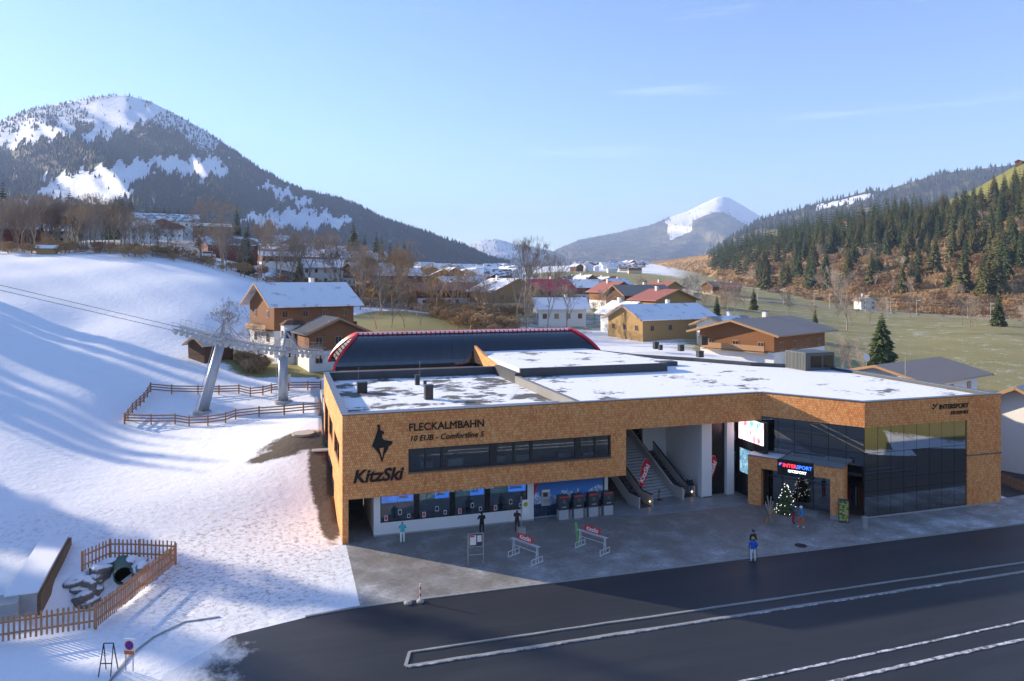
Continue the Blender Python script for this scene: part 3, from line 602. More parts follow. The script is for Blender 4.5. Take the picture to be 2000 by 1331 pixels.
# rear parapet of the right-hand roof
mb = MB(); pr = [(57.0,13.5),(50.2,20),(46.3,26.4),(41,33),(36,47)]
for (a,b_) in zip(pr[:-1], pr[1:]): mb.bar((a[0],a[1],9.45),(b_[0],b_[1],9.45),.4,.75)
part(mb, 'rear_parapet', PARA)
mb = MB(); mb.box(.45,22.5,26.56,45,3.5,5.2); part(mb, 'platform', CONC)
mb = MB(); mb.add([(20.0,26.6,5),(20.0,38.2,5),(20.0,38.2,11.1),(20.0,33,10.3),(20.0,26.6,9.75),(20.35,26.6,5),(20.35,38.2,5),(20.35,38.2,11.1),(20.35,33,10.3),(20.35,26.6,9.75)],[(0,4,3,2,1),(5,6,7,8,9),(4,9,8,3),(3,8,7,2),(0,5,9,4),(1,2,7,6)]); part(mb, 'ramp_wall', SH_V, 'sunlit shingle wall stepping down from the glazed hall')
mb = MB(); mb.box(20.0,56,14,44,3,8.9); part(mb, 'core', WHITE)
def vent(u,v,z,w_,h_,mat=ANTH,cap=True):
    m = MB(); m.box(u-w_/2,u+w_/2,v-w_/2,v+w_/2,z,z+h_); 
    if cap: m.box(u-w_/2-.05,u+w_/2+.05,v-w_/2-.05,v+w_/2+.05,z+h_,z+h_+.06)
    return part(m, 'roof_vent', mat)
for px,py,w_,h_ in [(707,767,.95,1.0),(837,780,.75,1.3),(815,752,.45,1.0),(830,756,.3,.6)]: q = at_z(px,py,8.8); vent(q.x,q.y,8.8,w_,h_)
for px,py,w_,h_ in [(1281,682,.7,1.0),(1290,684,.5,.7),(1330,686,.7,.9),(1367,698,.75,.8),(1373,674,1.1,1.3)]: q = at_z(px,py,9.42); vent(q.x,q.y,9.42,w_,h_)
q = at_z(1590,722,9.42); mb = MB(); mb.box(q.x-2.0,q.x+2.0,q.y-1,q.y+2.6,9.42,11.5); 
for i in range(14): mb.box(q.x-2.04,q.x-2.0,q.y-.9+i*.25,q.y-.86+i*.25,9.5,11.4)
un = part(mb, 'ventilation_unit', simple('unit_grey', (.09,.10,.105), .5, .4, .3)); m = MB(); m.box(q.x-1.3,q.x+.2,q.y-1.04,q.y-1.0,9.8,11.1); m.box(q.x+.5,q.x+1.8,q.y-1.04,q.y-1.0,9.8,11.1); m.build('louvre', BLACKP, un)
mb = MB()
for px,py,z in [(700,765,8.8),(820,750,8.8),(1545,722,9.42),(1768,742,9.42)]:
    q = at_z(px,py,z); mb.tube(q, q+Vector((0,0,2.4)), .012, .012, 4)
part(mb, 'lightning_rods', GALV)

# ---------------------------------------------------------------- glazed cable car hall with red rims
HL = thing('cable_car_hall', 'long vaulted dark glass cable car hall with red rims behind the shingled roof', 'lift station')
HV, HZ, RV, RZ = 38.0, 8.45, 5.2, 4.15
def hp_(t_, u_): return Vector((u_, HV+RV*(1-math.cos(t_)), HZ+RZ*math.sin(t_)))     # quarter ellipse, t 0..pi/2 ; mirrored for the far side
def uL(t_): return 1.9+3.4*math.sin(t_)**1.6
def uR(t_): return 38.6-3.2*math.sin(t_)**1.6
NT_, NU = 14, 22
mb = MB(); pan = []
for i in range(NU):
    m = MB(); 
    for j in range(NT_):
        t0, t1 = PI/2*j/NT_, PI/2*(j+1)/NT_
        f0, f1 = i/NU, (i+1)/NU; e = .0005
        q = [hp_(t0, uL(t0)+(uR(t0)-uL(t0))*(f0+e)), hp_(t0, uL(t0)+(uR(t0)-uL(t0))*(f1-e)), hp_(t1, uL(t1)+(uR(t1)-uL(t1))*(f1-e)), hp_(t1, uL(t1)+(uR(t1)-uL(t1))*(f0+e))]
        m.add(q, [(0,1,2,3)])
    bm = m.build('glass_panel', STATG, HL, True)
mb = MB()
for j in range(NT_):
    t0, t1 = PI/2*j/NT_, PI/2*(j+1)/NT_
    q = [Vector((uu, 2*(HV+RV)-pp.y, pp.z)) for uu, pp in ((uL(t0), hp_(t0,0)), (uR(t0), hp_(t0,0)), (uR(t1), hp_(t1,0)), (uL(t1), hp_(t1,0)))]
    mb.add(q, [(3,2,1,0)])
mb.build('rear_skin', STATG, HL, True)
def rim(fn, off, r_, name='red_rim'):
    m = MB(); pts = [hp_(PI/2*j/18, fn(PI/2*j/18)+off) for j in range(19)]
    for a,b_ in zip(pts[:-1], pts[1:]): m.bar(a+(a-Vector((a.x,HV+RV,HZ))).normalized()*.08, b_+(b_-Vector((b_.x,HV+RV,HZ))).normalized()*.08, r_, .3, up=(1,0,0))
    m.build(name, REDM, HL)
    m = MB(); pts = [Vector((q.x, 2*(HV+RV)-q.y, q.z)) for q in pts]
    for a,b_ in zip(pts[:-1], pts[1:]): m.bar(a, b_, r_, .3, up=(1,0,0))
    m.build(name, REDM, HL)
rim(uL, -.15, .45); rim(uR, .15, .4)
mb = MB(); mb.box(uL(PI/2)-.3,uR(PI/2)+.3,HV+RV-1.1,HV+RV+1.1,HZ+RZ-.06,HZ+RZ+.2); mb.build('ridge_beam', REDM, HL)
mb = MB()
for i in range(46): x = uL(PI/2)+i*.65; mb.box(x,x+.4,HV+RV-1.22,HV+RV-1.1,HZ+RZ+.0,HZ+RZ+.26)
mb.build('snow_guard', SNOWM, HL)
LOUV = simple('louvre_grey', (.05,.055,.06), .4, .4, .2)
mb = MB()
for j in range(NT_):
    t0, t1 = PI/2*j/NT_, PI/2*(j+1)/NT_
    q = [hp_(t0,uL(t0)+.2), hp_(t0,uR(t0)-.2), hp_(t1,uR(t1)-.2), hp_(t1,uL(t1)+.2)]; mb.add([Vector((c.x,c.y+.12,c.z-.12)) for c in q], [(0,1,2,3)])
mb.build('added_dark_backing', BLACKP, HL)  # dark shell added behind the glass panels, hides the lit rear skin at gaps
for j in range(2, NT_-1):
    t0, t1 = PI/2*j/NT_, PI/2*(j+.75)/NT_
    m = MB(); a, b_ = hp_(t0, uL(t0)+.1), hp_(t1, uL(t1)+.1); a2 = Vector((a.x, 2*(HV+RV)-a.y, a.z)); b2 = Vector((b_.x, 2*(HV+RV)-b_.y, b_.z)); m.add([a,a2,b2,b_],[(0,1,2,3)]); m.build('end_louvre', LOUV, HL)
mb = MB(); mb.box(2.4,20,HV-.1,HV+.3,HZ-.55,HZ-.03); mb.build('wood_band', SH_U, HL)
mb = MB(); mb.box(2.4,38,HV+.0,2*(HV+RV)-HV,HZ-3.2,HZ-3.0); mb.box(8,36,HV+1,HV+9,HZ-3,HZ-.2); mb.build('hall_floor', DARKIN, HL)
q = at_z(1150,640,10.3); mb = MB()
for dx in (-.9,0,.9):
    for dy in (-.5,.5): mb.tube((dx,dy,0),(dx,dy,2.2),.07,.07,6)
for z in (1.1,2.2):
    mb.bar((-.9,-.5,z),(.9,-.5,z),.1); mb.bar((-.9,.5,z),(.9,.5,z),.1)
fr_ = mb.build('white_roof_frame', simple('frame_white', (.7,.7,.7), .5, var=.05)); q = Vector((36.0,50.0,9.0)); fr_.location = q; tag(fr_, 'small white pipe frame behind the right end of the glazed hall', 'frame')
# ---------------------------------------------------------------- things in front of and beside the station
def ray_ground(px, py, z0=36, z1=600):
    Zs = np.geomspace(z0, z1, 700); u, v = xz2uv((px-CXP)*Zs/FPX, Zs); d = (CAMH-(py-HYP)*Zs/FPX)-terrain(u, v)
    k = np.argmax(d < 0)
    if d[k] >= 0: k = len(Zs)-1
    return Vector((float(u[k]), float(v[k]), float(terrain([u[k]],[v[k]])[0])))
def g0(px, py): return at_z(px, py, 0.0)
# escalators and stair
er = R(98)
STEPM = simple('escalator_step', (.09,.09,.1), .45, .5, .5); PANEL = simple('balustrade_panel', (.42,.40,.37), .55, var=.08); RUBBER = simple('handrail_rubber', (.012,.012,.012), .5)
LGT = simple('lamp_warm', (.9,.6,.2), .4, var=0, emit=(1,.6,.2), es=3)
def prof(dz): return [(0,dz),(1.5,dz),(11.2,5.6+dz),(12.5,5.6+dz)]
def ribbon(m, pr0, pr1, y0, y1):
    n_ = len(pr0); vs = [(x,y0,z) for x,z in pr0]+[(x,y0,z) for x,z in pr1]+[(x,y1,z) for x,z in pr0]+[(x,y1,z) for x,z in pr1]
    fs = []
    for i in range(n_-1): fs += [(i,i+1,n_+i+1,n_+i),(2*n_+i,3*n_+i,3*n_+i+1,2*n_+i+1),(n_+i,n_+i+1,3*n_+i+1,3*n_+i),(i,2*n_+i,2*n_+i+1,i+1)]
    fs += [(0,n_,3*n_,2*n_),(n_-1,3*n_-1,4*n_-1,2*n_-1)]; m.add(vs, fs)
def steps_mesh(m, n_, x0, rise, run, y0, y1, zb):
    for i in range(n_): m.add([(x0+i*run,y0,zb+i*rise-.4),(x0+i*run,y1,zb+i*rise-.4),(x0+i*run,y0,zb+(i+1)*rise),(x0+i*run,y1,zb+(i+1)*rise),(x0+(i+1)*run,y0,zb+(i+1)*rise),(x0+(i+1)*run,y1,zb+(i+1)*rise)],[(0,1,3,2),(2,3,5,4)])
def escalator(loc, label):
    t_ = thing('escalator', label, 'escalator', loc, er, 'escalators in the open entrance hall')
    for y in (-.75,.63):
        m = MB(); ribbon(m, prof(-.15), prof(1.0), y, y+.12); m.build('balustrade', PANEL, t_)
        m = MB(); pr = prof(1.04); 
        for a,b_ in zip(pr[:-1],pr[1:]): m.bar((a[0],y+.06,a[1]),(b_[0],y+.06,b_[1]),.1,.07)
        m.build('handrail', RUBBER, t_)
    m = MB(); steps_mesh(m, 27, 1.5, .2074, .359, -.62, .62, 0); m.add([(0,-.62,.02),(1.5,-.62,.02),(1.5,.62,.02),(0,.62,.02)],[(0,1,2,3)]); m.build('steps', STEPM, t_)
    m = MB(); m.box(.25,.32,-.6,-.56,.35,.43); m.box(.25,.32,.56,.6,.35,.43); m.build('guide_light', LGT, t_)
    return t_
eA = g0(1345,972); eB = g0(1262,992)
escalator(eA, 'right-hand escalator beside the white entrance wall')
escalator(eB, 'left-hand escalator partly hidden by the shingled wing')
mid = (eA+eB)/2; st = thing('stairway', 'wide grey stairway between the two escalators', 'stairs', mid, er)
m = MB(); wS = (eA-eB).length/2-.95; steps_mesh(m, 30, 1.4, .187, .33, -wS, wS, 0); m.build('steps', simple('stair_grey', (.34,.36,.38), .6), st)
for s_ in (-1,1):
    m = MB(); ribbon(m, prof(-.1), prof(.95), s_*wS-.1, s_*wS+.1); m.build('stair_wall', PANEL, st)
# ticket machines, bins between them, cash machine
MDARK = simple('machine_dark', (.045,.05,.058), .4, .5); MGREY = simple('machine_grey', (.42,.44,.46), .5)
words = ['leftmost, next to the cash machine', 'second from the left', 'third from the left', 'rightmost, nearest the stairs']
for i,px in enumerate([1099,1128,1157,1186]):
    q = at_v(px, 1014-(px-1099)*.1, .55); q.z = 0
    t_ = thing('ticket_machine', 'dark ticket machine with red top strip, '+words[i], 'ticket machine', q, 0, 'ticket machines before the mural')
    m = MB(); m.box(-.42,.42,-.28,.28,0,.8); m.build('base', MGREY, t_)
    m = MB(); m.box(-.45,.45,-.3,.3,.8,1.95); m.build('cabinet', MDARK, t_)
    m = MB(); m.box(-.4,.4,-.325,-.302,1.8,1.92); m.build('red_strip', REDC, t_)
    m = MB(); m.box(-.12,.14,-.315,-.302,1.35,1.65); m.build('screen', simple('machine_screen', (.12,.14,.15), .2, .5), t_)
    m = MB(); m.box(-.2,.2,-.36,-.302,1.0,1.1); m.build('tray', GALV, t_)
    if i < 3:
        b_ = MB(); b_.lathe([(.16,0),(.16,.62),(.17,.64),(.17,.7),(.12,.72)],12); o = b_.build('litter_bin', GALV); o.location = q+Vector((.68,-.02,0)); tag(o, 'slim grey bin between ticket machines, '+['leftmost','middle','rightmost'][i]+' of three', 'bin', 'bins between the ticket machines')
t_ = thing('cash_machine', 'white cash machine mounted on the mountain mural', 'cash machine', (16.75,1.3,1.0))
m = MB(); m.box(-.38,.38,-.1,.04,0,1.35); m.build('housing', MGREY, t_); m = MB(); m.box(-.25,.15,-.115,-.1,.75,1.1); m.build('screen', MDARK, t_); m = MB(); m.box(-.3,.3,-.14,-.1,.3,.55); m.build('keypad', GALV, t_); m = MB(); m.box(-.33,.33,-.112,-.1,1.18,1.3); m.build('header', CARD, t_)
# teardrop banners
def banner(px, py, label):
    q = g0(px, py); t_ = thing('teardrop_banner', label, 'banner', q, 0, 'red teardrop banners in the entrance')
    m = MB(); m.box(-.35,.35,-.25,.25,0,.04); m.build('base_plate', BLACKP, t_)
    pole = [(0,0,.04),(.03,0,1.0),(.14,0,2.0),(.32,0,2.75),(.58,0,3.1),(.82,0,3.02)]
    m = MB(); m.path(pole, .018, 6); m.build('pole', GALV, t_)
    out = [(.02,.55),(.06,1.3),(.17,2.1),(.34,2.76),(.58,3.08),(.82,3.0),(.95,2.72),(.93,2.4),(.78,1.9),(.5,1.3),(.22,.8)]
    m = MB(); n_ = len(out); m.v = [(x,-.012,z) for x,z in out]+[(x,.012,z) for x,z in out]; m.f = [tuple(range(n_)),tuple(range(2*n_-1,n_-1,-1))]+[((i+1)%n_,i,n_+i,n_+(i+1)%n_) for i in range(n_)]; m.m = [0]*len(m.f)
    cl = m.build('cloth', simple('banner_red', (.5,.012,.03), .6, var=.1), t_)
    t_.scale = (1.2,1.2,1.2)
    lettering('cloth_lettering', 'KitzSki', .46, (.36,-.016,1.25), LWHITE, cl, 1.45, (PI/2,-R(66),0), .002, .012, .2)
banner(1247,978,'red teardrop banner in front of the left-hand escalator'); banner(1379,970,'red teardrop banner before the white column and black door')
for px,py,l_ in [(1288,977,'between the left-hand escalator and the stairs'),(1336,971,'at the foot of the right-hand escalator')]:
    t_ = thing('bollard', 'short black barrier post '+l_, 'bollard', g0(px,py), 0, 'barrier posts by the escalators'); m = MB(); m.box(-.25,.25,-.18,.18,0,.03); m.build('base_plate', BLACKP, t_); m = MB(); m.lathe([(.09,.03),(.09,.8),(.06,.86),(.09,.9),(.05,.97)],10); m.build('post', MDARK, t_); m = MB(); m.box(-.05,.05,-.1,-.09,.2,.75); m.build('silver_face', GALV, t_)
# ski racks
RACKW = simple('rack_white', (.66,.68,.7), .45, .5, .3, var=.1)
def rack(px, py, label, rz):
    t_ = thing('ski_rack', label, 'ski rack', g0(px,py), rz, 'ski racks on the plaza')
    for x in (-1.15,1.15):
        m = MB()
        for y in (-.55,.55): m.bar((x-.0,y,.06),(x,y,.42),.05)
        m.bar((x,-.6,.06),(x,.6,.06),.09,.07); m.bar((x,-.6,.42),(x,.6,.42),.05); m.build('foot_frame', RACKW, t_)
        m = MB(); m.bar((x,-.14,.1),(x,-.05,1.25),.05); m.bar((x,.14,.1),(x,.05,1.25),.05); m.bar((x,-.1,.6),(x,.1,.85),.03); m.build('upright', RACKW, t_)
    m = MB(); m.bar((-1.35,-.06,1.25),(1.35,-.06,1.25),.05); m.bar((-1.35,.06,1.25),(1.35,.06,1.25),.05); m.bar((-1.15,0,.8),(1.15,0,.8),.04)
    for i in range(13): m.bar((-1.3+i*.216,-.26,1.22),(-1.3+i*.216,.26,1.22),.02)
    m.build('rack_rail', RACKW, t_)
    m = MB(); m.box(-.75,.75,-.02,.02,1.32,1.78); sg = m.build('sign_panel', REDC, t_)
    lettering('panel_lettering', 'KitzSki', .42, (-.55,-.028,1.42), LWHITE, sg, 1.1, (PI/2,0,0), .003, .01, .2)
    lettering('panel_lettering', 'KitzSki', .42, (.55,.028,1.42), LWHITE, sg, 1.1, (PI/2,0,PI), .003, .01, .2)
    return t_
r1 = rack(1026,1094,'silver ski rack with red sign, nearer the bus stop pole',R(-62)); r2 = rack(1157,1076,'silver ski rack with red sign and green skis, before the ticket machines',R(-62))
m = MB(); m.box(-.05,.03,-.03,0,0,1.75); m.box(.05,.13,-.03,0,0,1.7); o = m.build('pair_of_skis', simple('ski_green', (.2,.5,.12), .4, var=.2)); o.location = r2.location+Vector((-.75,1.05,.05)); o.rotation_euler = (R(-8),0,R(20)); tag(o, 'green skis leaning on the ski rack', 'skis')
# notice board on legs
q = g0(929,1103); t_ = thing('notice_board', 'free-standing glass notice board with posters on the plaza', 'notice board', q, R(-4))
for x in (-.55,.55):
    m = MB(); m.bar((x,0,.03),(x,0,2.2),.07); m.bar((x,-.35,.04),(x,.35,.04),.07); m.build('leg', GALV, t_)
m = MB(); m.box(-.52,.52,-.06,.06,1.25,2.2); bo = m.build('case', GALV, t_); m = MB(); m.box(-.46,.46,-.075,-.062,1.31,2.14); m.build('backing', MDARK, bo)
m = MB(); m.box(-.42,.02,-.085,-.076,1.4,2.08); m.build('poster', CARD, bo); m = MB(); m.box(.1,.4,-.085,-.076,1.6,2.05); m.build('poster', CARD, bo); m = MB(); m.box(-.4,-.1,-.09,-.086,1.95,2.06); m.build('poster_header', REDC, bo)
m = MB(); m.bar((-.55,0,.7),(.55,0,.7),.05); m.build('cross_bar', GALV, t_)
# bus stop pole
q = g0(1018,1042); t_ = thing('bus_stop_sign', 'grey bus stop pole with white timetable panel and round yellow sign', 'bus stop sign', q, 0)
m = MB(); m.tube((0,0,0),(0,0,2.9),.04,.04,8); m.build('pole', GALV, t_); m = MB(); m.box(.08,.62,-.03,.03,1.55,2.6); pn = m.build('panel', CARD, t_)
m = MB(); m.tube((.35,-.031,2.25),(.35,-.045,2.25),.2,.2,18); m.build('round_sign', simple('sign_yellow', (.65,.55,.05), .5, var=.05), pn); m = MB(); m.tube((.35,-.046,2.25),(.35,-.05,2.25),.13,.13,14); m.build('sign_letter_disc', simple('sign_green', (.05,.2,.08), .5, var=0), pn)
lettering('sign_letter', 'H', .2, (.28,-.052,2.18), simple('sign_yellow', (.65,.55,.05)), pn, .13, ext=.002, bold=.01)
m = MB(); m.box(-.3,.3,-.25,.25,0,.45); m.build('concrete_foot', CONC, t_)
# red and white delineator, empty foot
q = g0(821,1176); t_ = thing('delineator_post', 'red and white striped marker post at the kerb', 'marker post', q)
m = MB(); m.lathe([(.24,0),(.24,.09),(.12,.15),(.05,.16)],14); m.build('foot', CONC, t_)
for i in range(5):
    m = MB(); m.tube((0,0,.15+i*.2),(0,0,.35+i*.2),.045,.045,8); m.build('stripe', REDC if i%2 else CARD, t_)
m = MB(); m.lathe([(.26,0),(.26,.09),(.13,.15),(.04,.15)],14); o = m.build('marker_foot', CONC); o.location = g0(797,1179); tag(o, 'empty round concrete marker foot on the kerb left of the striped post', 'marker foot')
m = MB(); m.tube((0,0,0),(0,0,.02),.45,.45,24); o = m.build('manhole_cover', simple('cast_iron', (.04,.04,.042), .5, .5, .6)); o.location = g0(1564,1066); tag(o, 'dark round manhole cover on the paving by the kerb', 'manhole cover')
q = ray_ground(592,848); m = MB(); m.tube((0,0,-.1),(0,0,.1),1.15,1.15,28); o = m.build('concrete_lid', simple('sandy_concrete', (.5,.45,.38), .8)); o.location = q; tag(o, 'round sandy concrete lid in the dark earth beside the station', 'shaft cover')
q = ray_ground(632,862); m = MB(); m.box(-.8,.8,-.5,.5,0,.12); o = m.build('step_slab', CONC); o.location = (-.75,18.6,tz(-.75,18.6)+.0); tag(o, 'pale concrete step slab at the side wall door', 'slab')
# no parking sign with easel
q = ray_ground(253,1312); t_ = thing('no_parking_sign', 'white no-parking board with orange plate on two legs in the snow', 'traffic sign', q, R(-25))
for x in (-.2,.2):
    m = MB(); m.bar((x,0,0),(x,0,.9),.04); m.build('leg', GALV, t_)
m = MB(); m.box(-.3,.3,-.02,.02,.85,1.65); bo = m.build('board', CARD, t_); m = MB(); m.tube((0,-.022,1.32),(0,-.03,1.32),.24,.24,20); m.build('ring', REDC, bo); m = MB(); m.tube((0,-.031,1.32),(0,-.036,1.32),.18,.18,20); m.build('disc', SB if False else simple('sign_blue_flat', (.02,.05,.4), .5, var=0), bo); m = MB(); m.bar((-.13,-.04,1.45),(.13,-.04,1.19),.012,.05,up=(0,1,0)); m.bar((-.13,-.041,1.19),(.13,-.041,1.45),.012,.05,up=(0,1,0)); m.build('red_cross', REDC, bo)
m = MB(); m.box(-.28,.28,-.028,-.021,.86,1.04); m.build('orange_plate', simple('orange', (.75,.16,.03), .5), bo)
t_ = thing('folding_easel', 'black folding easel leaning beside the no-parking sign', 'easel', q+Vector((-1.0,.1,0)), R(-15)); m = MB()
for x in (-.3,.3): m.bar((x,-.35,0),(x*.8,.05,1.5),.04); m.bar((x,.4,0),(x*.8,.05,1.5),.04)
m.bar((-.24,.05,1.5),(.24,.05,1.5),.04); m.bar((-.28,-.2,.6),(.28,-.2,.6),.04); m.build('frame', BLACKP, t_)
# litter bin, display stand, wooden star
m = MB(); m.lathe([(.22,0),(.24,.02),(.24,.85),(.26,.88),(.26,.95),(.15,1.0)],16); o = m.build('litter_bin', GALV); o.location = g0(1689,1033); tag(o, 'silver cylindrical litter bin at the corner of the dark shop front', 'bin')
q = g0(1648,1021); t_ = thing('display_stand', 'dark upright advertising stand with colourful panel in the shop portal', 'display stand', q, R(-40)); m = MB(); m.box(-.4,.4,-.12,.12,0,1.9); m.build('case', MDARK, t_)
t = NT('colour_print'); p = t.pos(); t.bsdf(.4, t.ramp(t.noise(5, p, 3), ((.35,(.02,.04,.03)),(.48,(.05,.25,.08)),(.55,(.6,.5,.1)),(.62,(.6,.05,.05)),(.7,(.7,.7,.7))))); m = MB(); m.box(-.34,.34,-.135,-.121,.12,1.8); m.build('panel', t.mat, t_)
q = g0(1502,1022); t_ = thing('ski_sculpture', 'star-shaped sculpture of old skis and poles leaning by the portal', 'sculpture', q); SKW = simple('old_ski_wood', (.32,.27,.22), .7, var=.3); 
for i,(a,l_,c) in enumerate([(-25,2.0,SKW),(-10,2.3,SKW),(8,2.2,SKW),(22,1.9,SKW),(38,1.5,simple('ski_yellow',(.5,.45,.05),.5)),(48,1.3,REDC),(-40,1.5,SKW)]):
    m = MB(); m.bar((math.sin(R(a))*-.5,.1*i-.3,0),(math.sin(R(a))*l_*.55,.03*i-.1,l_*math.cos(R(a))),.09,.03,up=(0,1,0)); m.build('ski', c, t_)
# Christmas tree
def conifer_mesh(name, H_, R_, levels, nb, seed, mat, trunk=True):
    rnd = random.Random(seed); m = MB()
    if trunk: m.tube((0,0,0),(0,0,H_*.97),R_*.07,.02,6,mi=1)
    for i in range(levels):
        f = i/levels; z = H_*(.08+.9*f); rr = R_*((1-f)**.85)*rnd.uniform(.85,1.1)+.04*R_; k = max(5, int(nb*(1-.45*f))); a0 = rnd.uniform(0,6)
        for j in range(k):
            a = a0+2*PI*j/k+rnd.uniform(-.25,.25); r_ = rr*rnd.uniform(.7,1.12); dr = -r_*rnd.uniform(.25,.5)
            c, s_ = math.cos(a), math.sin(a); wd = r_*rnd.uniform(.22,.34)
            p0 = Vector((0,0,z+.05*r_)); p1 = Vector((c*r_*.55,s_*r_*.55,z+dr*.35)); p2 = Vector((c*r_,s_*r_,z+dr)); n_ = Vector((-s_,c,0))*wd; dn = Vector((0,0,-wd*.75))
            m.add([p0,p1+n_+dn*.5,p2,p1-n_+dn*.5,p1+Vector((0,0,wd*.25)),p1+dn*1.3],[(0,1,4),(1,2,4),(2,3,4),(3,0,4),(0,5,2)])
    me = m.mesh(name, [mat, BARK]); return me
BARK = simple('bark', (.09,.065,.045), .85, var=.3)
def leafmat(name, a, b_): 
    t = NT(name); oi = t.n('ShaderNodeObjectInfo'); c = t.mix(t.noise(.6, None, 4), a, b_); c = t.mix(t.math('MULTIPLY', oi.outputs['Random'], .35), c, tuple(x*.55 for x in a)); t.bsdf(.75, c, .15); MATS[name] = t.mat; return t.mat
SPRUCE = leafmat('spruce', (.05,.08,.03), (.115,.135,.055)); SPRUCE2 = leafmat('spruce_warm', (.085,.09,.03), (.16,.145,.055))
q = g0(1535,1003); t_ = thing('christmas_tree', 'decorated Christmas tree with white lights beside the shop door', 'christmas tree', q); me_ = conifer_mesh('branches', 2.75, .95, 20, 14, 3, SPRUCE); o = bpy.data.objects.new('branches', me_); COL.objects.link(o); o.parent = t_
m = MB(); rnd = random.Random(4); LB = simple('tree_light', (.9,.9,.85), .4, var=0, emit=(1,.97,.88), es=1.3)
for i in range(60):
    f = rnd.uniform(.06,.95); a = rnd.uniform(0,2*PI); r_ = .95*((1-f)**.85)*1.02+.03; m.xf = Matrix.Translation((math.cos(a)*r_,math.sin(a)*r_,2.75*(.08+.9*f)-r_*.3)); m.lathe([(.004,-.024),(.024,0),(.004,.024)],5)
stuff(m.build('string_lights', LB, t_))
m = MB(); m.bar((-.6,0,.05),(.6,0,.05),.1,.08); m.bar((0,-.6,.05),(0,.6,.05),.1,.08); m.build('stand', simple('raw_wood', (.45,.3,.16), .7), t_)

# ---------------------------------------------------------------- fences
WOODF = simple('fence_wood', (.33,.155,.065), .75, var=.3, scale=4); WOODP = simple('picket_wood', (.42,.22,.11), .75, var=.35, scale=3)
POSTM = None
def rail_fence(pts, label, name='rail_fence'):
    P = [ray_ground(*p_) for p_ in pts]; t_ = thing(name, label, 'fence', P[0]); o0 = P[0]
    for a in P:
        m = MB(); m.box(-.07,.07,-.07,.07,-.3,1.28); o = m.build('post', WOODF, t_); o.location = a-o0; o.rotation_euler = (0,0,random.uniform(0,.6))
    for a,b_ in zip(P[:-1],P[1:]):
        for z in (.38,.72,1.06):
            m = MB(); m.bar(a-o0+Vector((0,0,z)), b_-o0+Vector((0,0,z+random.uniform(-.02,.02))), .045, .15); m.build('rail', WOODF, t_)
Zf = lambda l: [(200+x/4, 600+y/4) for x,y in l]
rail_fence(Zf([(173,915),(380,918),(568,918),(677,937),(824,932),(962,905),(1040,878),(1224,860),(1420,848),(1570,832),(1700,820)]), 'brown three-rail fence, long run nearer the camera below the lift towers')
rail_fence(Zf([(375,670),(352,706),(325,745),(295,780),(264,812),(234,835),(200,880),(173,913)]), 'brown three-rail fence, short run at the left end of the enclosure')
rail_fence(Zf([(377,670),(542,680),(747,683),(910,685),(1066,683),(1155,703),(1253,693),(1320,675),(1455,655),(1604,650),(1705,648)]), 'brown three-rail fence, far run behind the lift towers')
PK = MB(); PK.box(-.055,.055,-.012,.012,.08,1.45); PKM = PK.mesh('picket', WOODP)
def picket_fence(pts, label, pitch=.26, hgt=1.0):
    P = [Vector((*gp(*p_),0)) for p_ in pts]; o0 = P[0]; t_ = thing('picket_fence', label, 'fence', o0, 0, 'picket fences round the stream')
    for a,b_ in zip(P[:-1],P[1:]):
        d = b_-a; L = d.length; d.normalize(); ang = math.atan2(d.y,d.x); nrm = Vector((d.y,-d.x,0))
        for i in range(int(L/pitch)+1):
            p_ = a+d*i*pitch+nrm*.05; o = bpy.data.objects.new('picket', PKM); COL.objects.link(o); o.parent = t_; o.location = p_-o0+Vector((0,0,random.uniform(-.04,.03))); o.rotation_euler = (0,random.uniform(-.02,.02),ang); o.scale = (random.uniform(.9,1.1),1,hgt)
        for z in (.45,1.1):
            m = MB(); m.bar(a-o0+Vector((0,0,z*hgt)), b_-o0+Vector((0,0,z*hgt)), .06, .1); m.build('rail', WOODP, t_)
        m = MB(); m.box(-.07,.07,-.07,.07,-.3,1.45*hgt); o = m.build('post', WOODP, t_); o.location = b_-o0
picket_fence([(-60,1265),(187,1228)], 'wooden picket fence, front run in the lower left corner')
picket_fence([(187,1228),(343,1102)], 'wooden picket fence, half sunlit run climbing away to the right', .2)
picket_fence([(341,1098),(272,1094),(215,1093),(161,1118)], 'wooden picket fence, far run curving behind the culvert', .3)
picket_fence([(1954,944),(2060,984)], 'snow-dusted picket fence at the right picture edge beside the side road', .22, .75)
# stream pit: boulders, culvert pipe, concrete headwall
def boulder(seed, r_):
    bm = bmesh.new(); bmesh.ops.create_icosphere(bm, subdivisions=3, radius=r_); rnd = random.Random(seed)
    ph = [rnd.uniform(0,6) for _ in range(6)]
    for v in bm.verts:
        n_ = v.co.normalized(); k = 1+.22*math.sin(3*n_.x+ph[0])*math.sin(3*n_.y+ph[1])+.15*math.sin(5*n_.z+ph[2]+2*n_.x); v.co = v.co*k; v.co.z *= .8; v.co.x *= 1.25
    me = bpy.data.meshes.new('boulder'); bm.to_mesh(me); bm.free(); me.polygons.foreach_set('use_smooth',[True]*len(me.polygons)); return me
t = NT('snowy_stone'); p = t.pos(); ge = t.n('ShaderNodeNewGeometry'); sp = t.n('ShaderNodeSeparateXYZ'); t.l(ge.outputs['Normal'], sp.inputs[0])
sm = t.ramp(t.math('ADD', sp.outputs[2], t.math('MULTIPLY', t.noise(4, p, 4), .6)), ((.72,0.0),(.95,1.0))); st_ = t.mix(t.noise(3, p, 5), (.09,.08,.07), (.24,.215,.19)); b = t.bsdf(.8, t.mix(sm, st_, (.8,.82,.85)), .2); t.bump(b, t.noise(8, p, 5), .5, .05); STONE = t.mat
